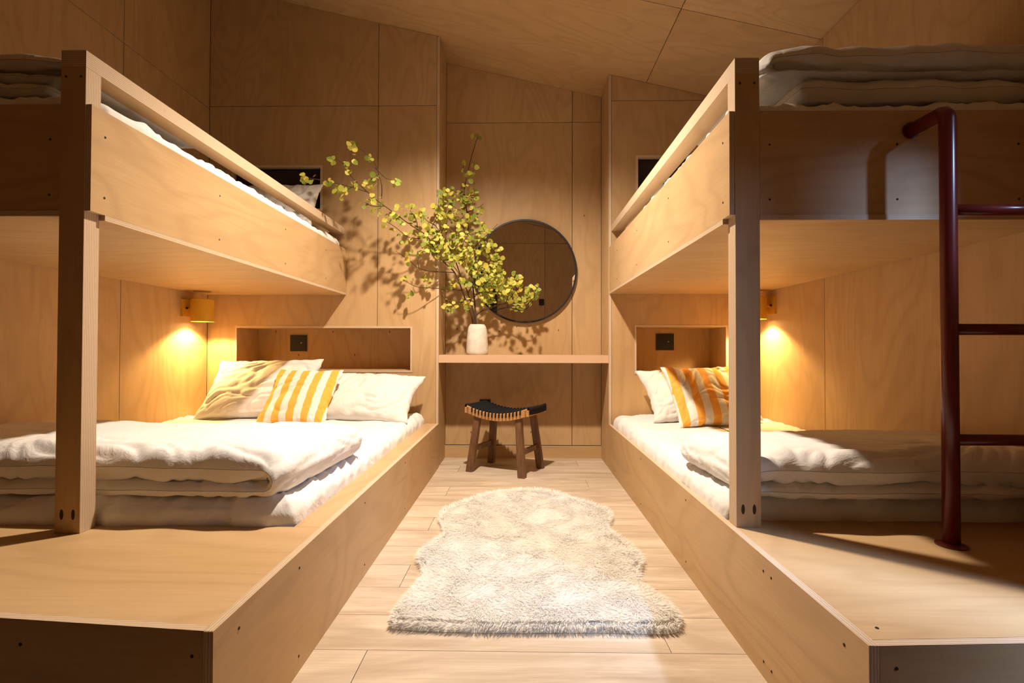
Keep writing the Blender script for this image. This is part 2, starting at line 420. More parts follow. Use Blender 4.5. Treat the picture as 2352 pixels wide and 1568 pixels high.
for c in cells(XL - .05, XR + .05, -.01, 3.42, ()): mb.box(c[0], c[1], YF - PT - .05, YF - PT - .002, c[2], c[3])
wall_front = tag(obj('wall_front', mb, dark), 'plywood wall behind the camera, seen in the round mirror', 'wall', kind='structure')
for x0, x1 in ((XL, -.84), (-.84, .40), (.40, XR)):
    panel_y(wall_front, x0, x1, 0, 2.52, YF, (DOOR,), into=-1); panel_y(wall_front, x0, x1, 2.52, 0, YF, slope=True, into=-1)
door = tag(obj('door_1', MB().box(DOOR[0] + .004, DOOR[1] - .004, YF - .010, YF + .012, .004, 2.055), plain('black_door_paint', (.022, .024, .027), .4, .4)), 'black door seen at the edge of the round mirror', 'door', kind='structure')
obj('handle', MB().tube([(-.46, YF + .012, 1.02), (-.46, YF + .06, 1.02), (-.58, YF + .06, 1.02)], .009), plain('steel', (.5, .5, .5), .3, .5, 1.0), door, smooth=True)

# ---- the downlight above the aisle (just out of the picture)
cl_t = thing('ceiling_downlight', (LAMP[0], LAMP[1], LAMP[2]), 'white cylindrical downlight fixed to the ceiling over the aisle', 'ceiling light')
wm = plain('white_metal', (.75, .74, .72), .4, .4)
obj('housing', MB().lathe([(.062, LAMP[2]), (.062, ceil(LAMP[0]) + .004), (.002, ceil(LAMP[0]) + .004)][:2] + [(.055, ceil(LAMP[0]) + .004), (.055, LAMP[2] + .012), (.055, LAMP[2])], 32, LAMP[:2], close=False), wm, cl_t, smooth=False)
obj('lens', MB().lathe([(.001, LAMP[2] + .012), (.054, LAMP[2] + .012), (.054, LAMP[2] + .016)], 32, LAMP[:2], close=False), emit('lamp_lens', (1, .8, .55), 6.0), cl_t)
l = bpy.data.lights.new('downlight_beam', 'SPOT'); l.energy = MAIN_POWER; l.color = MAIN_COL; l.spot_size = R(MAIN_CONE); l.spot_blend = .80; l.shadow_soft_size = .05
lo_ = bpy.data.objects.new('downlight_beam', l); C.objects.link(lo_); lo_.location = (LAMP[0], LAMP[1], LAMP[2] - .002); lo_.rotation_euler = (R(7), 0, 0)
# ---- unseen dark mat behind and below the camera, added to soak up bounced light
mat_ = tag(obj('entrance_mat', MB().box(XL + .06, XR - .06, YF + .05, .72, .0005, .012), plain('charcoal_felt', (.022, .021, .02), .95, .05), bevel=.003), 'wide charcoal felt mat on the floor in front of the black door', 'mat')
DOTS = [(-.475, 3.866, .969), (-.156, 3.866, .953), (-.024, 3.866, .986), (.291, 3.866, .96), (-.367, 3.866, .19), (.083, 3.866, .193), (.484, 3.866, 1.827), (-1.841, 3.835, .945), (-1.408, 3.835, .945), (-1.242, 3.835, .77), (-1.667, 3.835, .769), (-.98, 3.835, .945), (-.797, 3.537, .50), (-.64, 3.537, 1.728)]
mb = MB()
for p in DOTS: mb.disc((p[0], p[1] - .0003, p[2]), 1, .0045, .008, .0012, 10)
tag(obj('knot_plugs', mb, plain('knot_brown', (.20, .11, .05), .7, .2), wall_back), kind='stuff')

# ================================================================== bed boxes
def screws(pts, axis, parent, r=.0032):
    mb = MB()
    for p in pts: mb.disc(p, axis, r, r, .0016, 8)
    tag(obj('screw_holes', mb, plain('screw_shadow', (.05, .03, .02), .8, .1), parent), kind='stuff')
T = 0.018
# --- double bed box, left; its front edge runs a touch askew
YFL = .934
def yfront(x): return YFL + (PL - x) * .089
bl = thing('bed_box', ((XL + PL) / 2, 2.2, 0), 'wide low plywood bed box under the double mattress, with a deep bare deck in front', 'bed')
MY = 1.482                            # where the mattress begins
obj('side_panel', MB().prism([(YFL, 0), (YB - .002, 0), (YB - .002, HP), (YFL, HP)], 0, PL - T, PL, 0, 1), [ply('y'), edge('x')], bl, bevel=.0012)
xi = PL - T - .0006
obj('front_panel', MB().prism([(xi, yfront(xi)), (XL + .002, yfront(XL)), (XL + .002, yfront(XL) + T), (xi, yfront(xi) + T)], 2, 0, HP, 1, 0), [ply('x'), edge('y')], bl, bevel=.0012)
obj('deck_board', MB().prism([(xi, yfront(xi) + T + .001), (XL + .002, yfront(XL) + T + .001), (XL + .002, MY), (xi, MY)], 2, HP - T, HP - .0006, 0, 1), [ply('x'), edge('z')], bl)
board('rim_board', PL - .095, xi, MY + .001, YB - .002, HP - T, HP - .0006, 'z', 'y', bl)
board('slat_base', XL + .002, PL - .10, MY + .02, YB - .002, .17, .185, 'z', 'y', bl)
screws([(PL + .0002, y, z) for y in (1.02, 1.30, 1.85, 2.5, 3.2) for z in (.04, .262)], 0, bl)
screws([(-.60 - .35 * k, yfront(-.60 - .35 * k) - .0002, .255) for k in range(4)], 1, bl)
# --- single bed box, right
YFR = .912
br_ = thing('bed_box', ((XR + PR) / 2, 2.2, 0), 'narrow low plywood bed box under the ladder bunk, its bare deck carrying the red ladder', 'bed')
board('side_panel', PR, PR + T, YFR, YB - .002, 0, HP, 'x', 'y', br_)
def yfr(x): return YFR + (x - PR) * .05
xj = PR + T + .0006; MYR = 1.572
obj('front_panel', MB().prism([(xj, yfr(xj)), (XR - .002, yfr(XR)), (XR - .002, yfr(XR) + T), (xj, yfr(xj) + T)], 2, 0, HP - .0006, 1, 0), [ply('x'), edge('y')], br_, bevel=.0012)
obj('deck_board', MB().prism([(xj, yfr(xj) + T + .001), (XR - .002, yfr(XR) + T + .001), (XR - .002, MYR), (xj, MYR)], 2, HP - T, HP - .0006, 0, 1), [ply('x'), edge('z')], br_)
board('slat_base', PR + T + .002, XR - .002, MYR + .02, YB - .002, .17, .185, 'z', 'y', br_)
screws([(PR - .0002, y, z) for y in (.98, 1.26, 1.30, 1.9, 2.6, 3.3) for z in (.04, .265)], 0, br_)
screws([(.66 + .3 * k, yfr(.66 + .3 * k) - .0002, .262) for k in range(4)], 1, br_); screws([(.665, .97, HP), (1.0, 1.0, HP)], 2, br_)

# ================================================================== upper bunks
def upper_bunk(sign, xo, xw, yp, zb, zt, zr, label):
    """sign: +1 when the open side faces +x (left bunk). xo outer panel face, xw room wall, yp front face, zb/zt panel, zr rail top"""
    s = sign; pt = .016
    xin = xo - s * pt                 # inner face of the outer panel = outer face of post and rail
    xp = xin - s * .071               # inner face of the post
    pd = .052
    t = thing('upper_bunk', ((xo + xw) / 2, 2.5, HP), label, 'bunk bed')
    lo = lambda a, b: (min(a, b), max(a, b))
    # post, with two pocket holes at its foot
    a, b = lo(xin, xp); post = board('post', a, b, yp, yp + pd, HP, zr - .0475, 'y', 'z', t, .0014)
    for q in (.27, .73):
        mb = MB().disc((a + (b - a) * q, yp - .0003, HP + .052), 1, .0048, .0145, .0012, 16)
        obj('pocket_hole', mb, plain('hole_shadow', (.06, .038, .024), .9, .05), post)
    # rail lying on the post, running back to the wall
    a, b = lo(xin, xp); board('guard_rail', a, b, yp, YB - .002, zr - .047, zr, 'z', 'y', t, .0014)
    screws([(a + (b - a) * q, yp - .0002, zr - .075) for q in (.2, .8)], 1, t)
    # outer side panel, end panel, underside
    a, b = lo(xo, xin + s * .0004); board('side_panel', a, b, yp + .002, YB - .002, zb, zt, 'x', 'y', t, .0012)
    screws([(xo + s * .0002, yp + dy, z) for dy in (.05, .62, 1.2, 1.75) for z in (zb + .05, zt - .075)], 0, t)
    a, b = lo(xp - s * .0012, xw + s * .002); board('end_panel', a, b, yp + .0015, yp + .018, zb, zt, 'y', 'x', t, .0012)
    screws([(xp - s * d, yp + .0013, z) for d in (.03, .40, .75) for z in (zb + .045, zt - .10)], 1, t)
    poly = [(xo, yp + pd + .001), (xo, YB - .002), (xw + s * .002, YB - .002), (xw + s * .002, yp), (xp - s * .001, yp), (xp - s * .001, yp + pd + .001)]
    obj('underside_board', MB().prism(poly, 2, zb - .0155, zb - .0006, 0, 1), [ply('x'), edge('z')], t)
    return t
upper_bunk(+1, -1.210, XL, 1.4155, 1.2055, 1.5074, 1.660, 'plywood upper bunk over the double bed, square post set back from the deck edge')
upper_bunk(-1, .615, XR, 1.5062, 1.2141, 1.5205, 1.6775, 'plywood upper bunk with the red ladder, its post on the edge of the aisle')

# ================================================================== bedding
def grid_mesh(name, P, mats, parent=None, closed=True, origin=None, matrix=None):
    """P: list of (nu, nv, 3) grids stitched into one smooth mesh"""
    v = []; f = []; b = 0
    for G in P:
        nu, nv = G.shape[:2]; v.append(G.reshape(-1, 3))
        i, j = np.meshgrid(np.arange(nu - 1), np.arange(nv - 1), indexing='ij'); q = b + i * nv + j
        f.append(np.stack([q, q + nv, q + nv + 1, q + 1], -1).reshape(-1, 4)); b += nu * nv
    v = np.concatenate(v); f = np.concatenate(f)
    o0 = np.array([(v[:, 0].min() + v[:, 0].max()) / 2, (v[:, 1].min() + v[:, 1].max()) / 2, v[:, 2].min()]) if origin is None else np.array(origin)
    me = bpy.data.meshes.new(name); me.from_pydata((v - o0).tolist(), [], f.tolist())
    bm = bmesh.new(); bm.from_mesh(me); bmesh.ops.remove_doubles(bm, verts=bm.verts, dist=1e-5); bmesh.ops.recalc_face_normals(bm, faces=bm.faces)
    bm.to_mesh(me); bm.free()
    me.polygons.foreach_set('use_smooth', [True] * len(me.polygons))
    me.materials.append(mats); me.update()
    o = bpy.data.objects.new(name, me); C.objects.link(o)
    if matrix is not None: o.matrix_world = matrix
    else: o.location = o0 if parent is None else Vector(o0) - world_loc(parent)
    if parent: o.parent = parent
    return o

def rrect(a, b, rc, na, nb, nc):
    """points of a rounded rectangle with fixed counts per side and corner"""
    pts = []
    sides = [((a - rc, -b), (a, -b + rc), (a - rc, -b + rc), -90), ((a, b - rc), (a - rc, b), (a - rc, b - rc), 0), ((-a + rc, b), (-a, b - rc), (-a + rc, b - rc), 90), ((-a, -b + rc), (-a + rc, -b), (-a + rc, -b + rc), 180)]
    prev = (-a + rc, -b)
    for i, (s0, s1, c, d) in enumerate(sides):
        n = na if i % 2 == 0 else nb
        for q in np.linspace(0, 1, n, endpoint=False): pts.append((prev[0] + (s0[0] - prev[0]) * q, prev[1] + (s0[1] - prev[1]) * q))
        for q in np.linspace(0, 90, nc, endpoint=False): pts.append((c[0] + rc * math.cos(R(d + q)), c[1] + rc * math.sin(R(d + q))))
        prev = s1
    return np.array(pts)
def mattress(x0, x1, y0, y1, z0, z1, label, seed, r=.05, crown=.012, slack=1.0, mat='white', group='mattresses'):
    """fitted sheet over a mattress: rounded edges, gathers down the sides, slack on top"""
    a, b, h = (x1 - x0) / 2, (y1 - y0) / 2, z1 - z0
    na, nb, nc = int(a * 2 / .0095), int(b * 2 / .0095), 14
    base = rrect(a, b, .06, na, nb, nc); arc = np.concatenate([[0], np.cumsum(np.linalg.norm(np.diff(base, axis=0), axis=1))]); per = arc[-1] + np.linalg.norm(base[0] - base[-1])
    nrm = np.roll(base, -1, 0) - np.roll(base, 1, 0); nrm = np.stack([nrm[:, 1], -nrm[:, 0]], 1); nrm /= np.linalg.norm(nrm, axis=1)[:, None]
    lev = [(0.0, z) for z in np.linspace(z0, z1 - r, 10)] + [(r - r * math.cos(q), z1 - r + r * math.sin(q)) for q in np.linspace(.15, math.pi / 2, 9)]
    lev += [(d, z1) for d in np.concatenate([np.linspace(r + .012, .30, 22), np.linspace(.32, min(a, b) * .985, 14)])]
    th = arc / per * 2 * math.pi; cs, sn = np.cos(th) * per / 6.283, np.sin(th) * per / 6.283      # periodic noise coordinates
    G = []; run = 0.0; last = None
    for d, z in lev:
        ring = rrect(a - d, b - d, max(.06 - d * .5, .004), na, nb, nc)
        if last is not None: run += math.hypot(d - last[0], z - last[1])
        last = (d, z)
        wv = pn(cs * 1.6, sn * 1.6, run * 2.0, seed)
        gath = ridge(cs * 6.5 + run * 2.2 + wv, sn * 6.5 + run * 2.2 - wv, run * 1.6, seed + 1, 1.6) - .35
        fine = ridge(cs * 15 + run * 4, sn * 15 - run * 4 + wv * 2, run * 3, seed + 2, 1.8) - .3
        lump = pn(ring[:, 0] * 3.2 + seed, ring[:, 1] * 2.8, 0, seed + 3)
        w2 = pn(ring[:, 0] * 2.0, ring[:, 1] * 2.0, 5, seed + 4)
        cre = ridge(ring[:, 0] * 2.6 + w2 * 1.6 + ring[:, 1], ring[:, 1] * 6 + w2 * 2, 1, seed + 5, 4) - .15
        sidef = 1 - sstep(z1 - r, z1 - .2 * r, z) if d < r else 0.0
        rim = math.exp(-max(0, d - r) / .09)
        off = slack * (.012 * gath + .006 * fine) * (.35 + .65 * sidef) * rim * sstep(z0 - .001, z0 + .04, z) + slack * .010 * math.sin(min(1, max(0, (z - z0) / h)) * math.pi) * (d < r)
        up = slack * (1 - sidef) * (rim * (.011 * gath + .005 * fine) + (1 - rim) * (.005 * lump + .005 * cre) + crown * (1 - math.exp(-d / .2)) * .6)
        P = np.column_stack([ring + nrm * (off * (1 if d < r * 1.5 else .3) - .004)[:, None], np.full(len(ring), z) + up * (d > .2 * r)])
        P[:, 0] = np.clip(P[:, 0], -a - .006, a + .006); P[:, 1] = np.clip(P[:, 1], -b - .012, b + .004); P[:, 2] = np.maximum(P[:, 2], z0)
        G.append(P)
    G = np.array(G); G = np.concatenate([G, G[:, :1]], 1); G[..., 0] += (x0 + x1) / 2; G[..., 1] += (y0 + y1) / 2
    return tag(grid_mesh('mattress', [G], cloth(mat)), label, 'mattress', group)

def duvet(x_open, x_fold, y0, y1, z0, layers, label, seed, skew=0.0, hollow=.014, sag=.010, name='folded_duvet', mat='white', group='folded duvets', gather=1.0, tail=0.0):
    """a quilt folded over on itself: the fold lies at x_fold, the open layers at x_open. layers: thickness from bottom to top"""
    s = 1 if x_fold > x_open else -1
    zc = []; z = z0
    for t in layers: zc.append(z + t / 2); z += t
    L = abs(x_fold - x_open)
    # centre line through the layers, alternately running to the fold and back
    pts = []; th = []
    n = len(layers)
    def seg(a, b, zz, t, m):
        for q in np.linspace(0, 1, m, endpoint=False): pts.append((a + (b - a) * q, zz)); th.append(t)
    for k in range(n):
        R_ = (zc[k + 1] - zc[k]) / 2 if k + 1 < n else 0
        Rp = (zc[k] - zc[k - 1]) / 2 if k else 0
        fold_side = (n - 1 - k) % 2 == 1     # the turn after layer k sits at the fold side
        a_start = (0.0 + tail) if k == 0 else (L - max(R_, Rp) if not fold_side else .04 + Rp)
        a_end = (L - R_ if fold_side else .04 + R_) if k + 1 < n else 0.0
        if k == 0 and not fold_side: a_start = L - .10 - tail
        seg(a_start, a_end, zc[k], layers[k], 110 if n == 2 else 80)
        if k + 1 < n:
            for q in np.linspace(0, math.pi, 22, endpoint=False):
                c = a_end; d = 1 if fold_side else -1
                pts.append((c + d * R_ * math.sin(q), zc[k] + R_ - R_ * math.cos(q)))
                th.append(layers[k] * (1 - q / math.pi) + layers[k + 1] * q / math.pi)
    pts.append((0.0, zc[-1])); th.append(layers[-1])
    P = np.array(pts); th = np.array(th); ns = len(P)
    Tn = np.gradient(P, axis=0); Tn /= np.linalg.norm(Tn, axis=1)[:, None] + 1e-9
    Nn = np.stack([-Tn[:, 1], Tn[:, 0]], 1)
    arc = np.concatenate([[0], np.cumsum(np.linalg.norm(np.diff(P, axis=0), axis=1))])
    nv = 96; vv = .5 - .5 * np.cos(np.linspace(0, math.pi, nv)); vv = .5 * vv + .5 * np.linspace(0, 1, nv)
    S, V = np.meshgrid(np.arange(ns), vv, indexing='ij')
    arcS = arc[S]; tot = arc[-1]
    wy = y1 - y0
    rnd_e = lambda d, q: np.sqrt(np.clip(1 - (1 - np.clip(d / q, 0, 1)) ** 2, 0, 1))
    E = rnd_e(V * wy, .065) * rnd_e((1 - V) * wy, .09) * rnd_e(np.minimum(arcS, tot - arcS), .05)
    lay = (P[:, 1] - z0) / (z - z0)
    th2 = th * 1.08
    curv = np.abs(np.gradient(np.arctan2(Tn[:, 1], Tn[:, 0]))); near_turn = np.convolve(curv > .02, np.ones(17) / 17, 'same')
    th2 = th2 * (1 - .34 * np.clip(near_turn, 0, 1))
    # uneven front and back edges of each layer
    f0 = .022 * pn(arc * 3.0, seed * 1.3, 0, seed) + .014 * pn(arc * 9, seed, 0, seed + 1) - .020 * (lay - .5)
    f1 = .03 * pn(arc * 2.3, seed * 2.3, 0, seed + 2)
    Yv = (y0 + f0)[S] * (1 - V) + (y1 + f1)[S] * V
    A_ = P[:, 0][S]
    out = []
    for sg in (1, -1):
        n_out = sg
        w1 = pn(A_ * 2.2, Yv * 2.6, arcS * .0 + lay[S] * 3, seed + 3)
        crease = ridge(A_ * 1.3 + w1 * .8 + Yv * .9, Yv * 5.0 - A_ * 1.6 + w1 * 1.5, lay[S] * 5, seed + 4, 3.0)
        fine = ridge(A_ * 3.0 + w1 * 2 + Yv * 2, Yv * 11 - A_ * 3, lay[S] * 5, seed + 6, 3.0)
        front = np.exp(-((V) / .10)) * gather; back = np.exp(-(1 - V) / .12)
        gath = ridge(A_ * 8 + w1 * 2.5 + V * 6, V * 3 + lay[S] * 4, 2.0, seed + 7, 1.6)
        d = th2[S] / 2 * (1.22 - .34 * V) * E + E * (-.007 * crease - .0025 * fine + .008 * w1 - .022 * front * (gath - .35) - .010 * back * (gath - .3)) * (.7 + .6 * (lay[S] > .5))
        d = np.maximum(d, .0005)
        Q = np.empty(A_.shape + (3,))
        Q[..., 0] = A_ + Nn[:, 0][S] * sg * d
        Q[..., 1] = Yv
        Q[..., 2] = P[:, 1][S] + Nn[:, 1][S] * sg * d
        # the front lip of every layer droops, the whole stack sags softly
        Q[..., 2] += sag * lay[S] * (pn(A_ * 2.1, Yv * 1.9, 0, seed + 8) * 1.6 - .6 * np.exp(-V / .12)) - .012 * lay[S] * np.exp(-(L - A_) / .06).clip(0, 1)
        Q[..., 2] = np.maximum(Q[..., 2], z0 + .002)
        xx = Q[..., 0] + skew * (V - .5) * sstep(.0, 1, A_ / L)
        Q[..., 0] = x_open + s * xx
        out.append(Q)
    o = grid_mesh(name, out, cloth(mat))
    return tag(o, label, 'duvet', group)

def pillow(name, w, h, t, loc, lean, yaw, roll, mat, label, cat, seed, group, wr=1.0, ears=.08, sag=0.0):
    """stuffed cushion: u across, v up, thickness towards the room; local z is the thickness axis"""
    n = 74
    u = np.linspace(-1, 1, n); u = np.sign(u) * (1 - (1 - np.abs(u)) ** 1.25)
    U, V = np.meshgrid(u, u, indexing='ij')
    X = w / 2 * U * (1 - ears * 1.3 * (1 - V ** 2) * np.abs(U) ** 3); Y = h / 2 * V * (1 - ears * 1.5 * (1 - U ** 2) * np.abs(V) ** 3)
    wob = lambda a, k: .012 * pn(a * 2.2 + seed, k, 0, seed + 8) + .006 * pn(a * 6 + seed, k, 0, seed + 9)
    X = X + np.abs(U) ** 6 * np.sign(U) * wob(V, np.sign(U)); Y = Y + np.abs(V) ** 6 * np.sign(V) * wob(U, 3 + np.sign(V))
    prof = ((1 - U ** 2) * (1 - V ** 2))
    H = t / 2 * np.clip(prof, 0, 1) ** .42 * (1 - .10 * U ** 2)
    Y = Y - sag * h * (1 - U ** 2) * (V > 0) * V
    out = []
    for sg in (1, -1):
        sx, sy = X + seed * 2.3, Y + seed * 1.1
        w1 = pn(sx * 5, sy * 5, sg, seed)
        cre = ridge(sx * 1.6 + w1 * .7, sy * 9 - sx * 5 + w1 * 1.2, sg * 2.0, seed + 1, 3.5)
        fine = ridge(sx * 5 + sy * 2 + w1, sy * 16 - sx * 7 + w1 * 2, sg, seed + 2, 3.0)
        edgew = sstep(.35, 0, prof)
        ang = np.arctan2(V, U); rad = ridge(ang * 9 + w1 * 1.5, prof * 3, sg, seed + 3, 1.5)
        d = H * (1 + .10 * w1) - wr * np.clip(prof * 4, 0, 1) * (.014 * cre + .006 * fine) - wr * edgew * np.clip(prof * 9, 0, 1) * .010 * (rad - .3)
        d = np.maximum(d, .0004) * (np.minimum(1 - np.abs(U), 1 - np.abs(V)) > 1e-9)
        out.append(np.stack([X, Y, sg * d], -1))
    # local frame: x across, y up the pillow, z out of its front
    up = Vector((0, math.sin(lean), math.cos(lean))); fr = Vector((0, -math.cos(lean), math.sin(lean))); rt = Vector((1, 0, 0))
    M3 = Matrix(((rt.x, up.x, fr.x), (rt.y, up.y, fr.y), (rt.z, up.z, fr.z)))
    M = Matrix.Translation(loc) @ Matrix.Rotation(yaw, 4, 'Z') @ M3.to_4x4() @ Matrix.Rotation(roll, 4, 'Z')
    o = grid_mesh(name, out, mat, origin=(0, 0, 0), matrix=M)
    return tag(o, label, cat, group)

mattress(XL + .012, PL - .10, MY + .008, YB - .012, .1855, .372, 'double mattress in a white fitted sheet, wide enough for two pillows', 1, slack=1.5)
mattress(PR + T + .006, XR - .012, MYR + .006, YB - .012, .1855, .372, 'single mattress in a white fitted sheet below the ladder bunk', 2)
mattress(XL + .012, -1.234, 1.475, YB - .012, 1.207, 1.562, 'white sheeted mattress in the upper bunk over the double bed', 3, r=.032)
mattress(.637, XR - .012, 1.535, YB - .012, 1.216, 1.562, 'white sheeted mattress in the upper bunk with the ladder', 4, r=.032)
duvet(XL + .03, -.70, 1.50, 2.17, .374, (.050, .092), 'white duvet folded over at the foot of the double bed', 21, skew=.05)
duvet(XR - .03, .665, 1.515, 2.06, .374, (.050, .088), 'white duvet folded over at the foot of the single lower bed', 22, skew=.04)
duvet(XR - .03, .735, 1.545, 2.10, 1.574, (.072, .022, .080), 'greyish white duvet folded in three on the upper bunk with the ladder', 23, skew=.03, mat='warm', gather=.35, sag=.006)
duvet(XL + .03, -1.30, 1.49, 2.05, 1.576, (.045, .035, .055), 'white duvet folded in three on the upper bunk over the double bed, mostly in shadow', 24, skew=.03, mat='warm')

LEAN = R(43)
pillow('pillow', .70, .48, .19, (-1.665, 3.275, .560), R(42), 0, R(1.5), cloth('cream'), 'large cream pillow in the lamp corner of the double bed, leaning on the wall', 'pillow', 31, 'bed pillows', 1.2)
pillow('pillow', .70, .46, .19, (-.995, 3.262, .510), R(56), R(-3), R(-2.5), cloth('cream'), 'cream pillow on the double bed, on the side of the aisle', 'pillow', 32, 'bed pillows', 1.2)
pillow('striped_cushion', .42, .42, .12, (-1.325, 3.085, .530), R(42), R(-2), R(-1), stripes(.30, .086, .5), 'orange and white striped cushion between the two pillows of the double bed', 'cushion', 33, 'striped cushions', .7)
pillow('pillow', .68, .47, .19, (1.12, 3.27, .530), R(52), R(3), R(1), cloth('cream'), 'cream pillow on the single lower bed, behind the striped cushion', 'pillow', 34, 'bed pillows', 1.2)
pillow('striped_cushion', .45, .44, .14, (1.10, 3.045, .545), R(40), R(4), R(1), stripes(.22, .090, .5), 'orange and white striped cushion on the single lower bed, partly behind the post', 'cushion', 35, 'striped cushions', .7)
pillow('pillow', .66, .44, .15, (-1.66, 3.34, 1.735), R(28), 0, R(1), cloth('cream'), 'white pillow on the upper bunk over the double bed, its corner above the rail', 'pillow', 36, 'bed pillows', 1.0)
pillow('pillow', .66, .44, .15, (1.17, 3.35, 1.735), R(25), 0, R(1), cloth('cream'), 'white pillow on the upper bunk with the ladder, hidden by the rail', 'pillow', 37, 'bed pillows', 1.0)

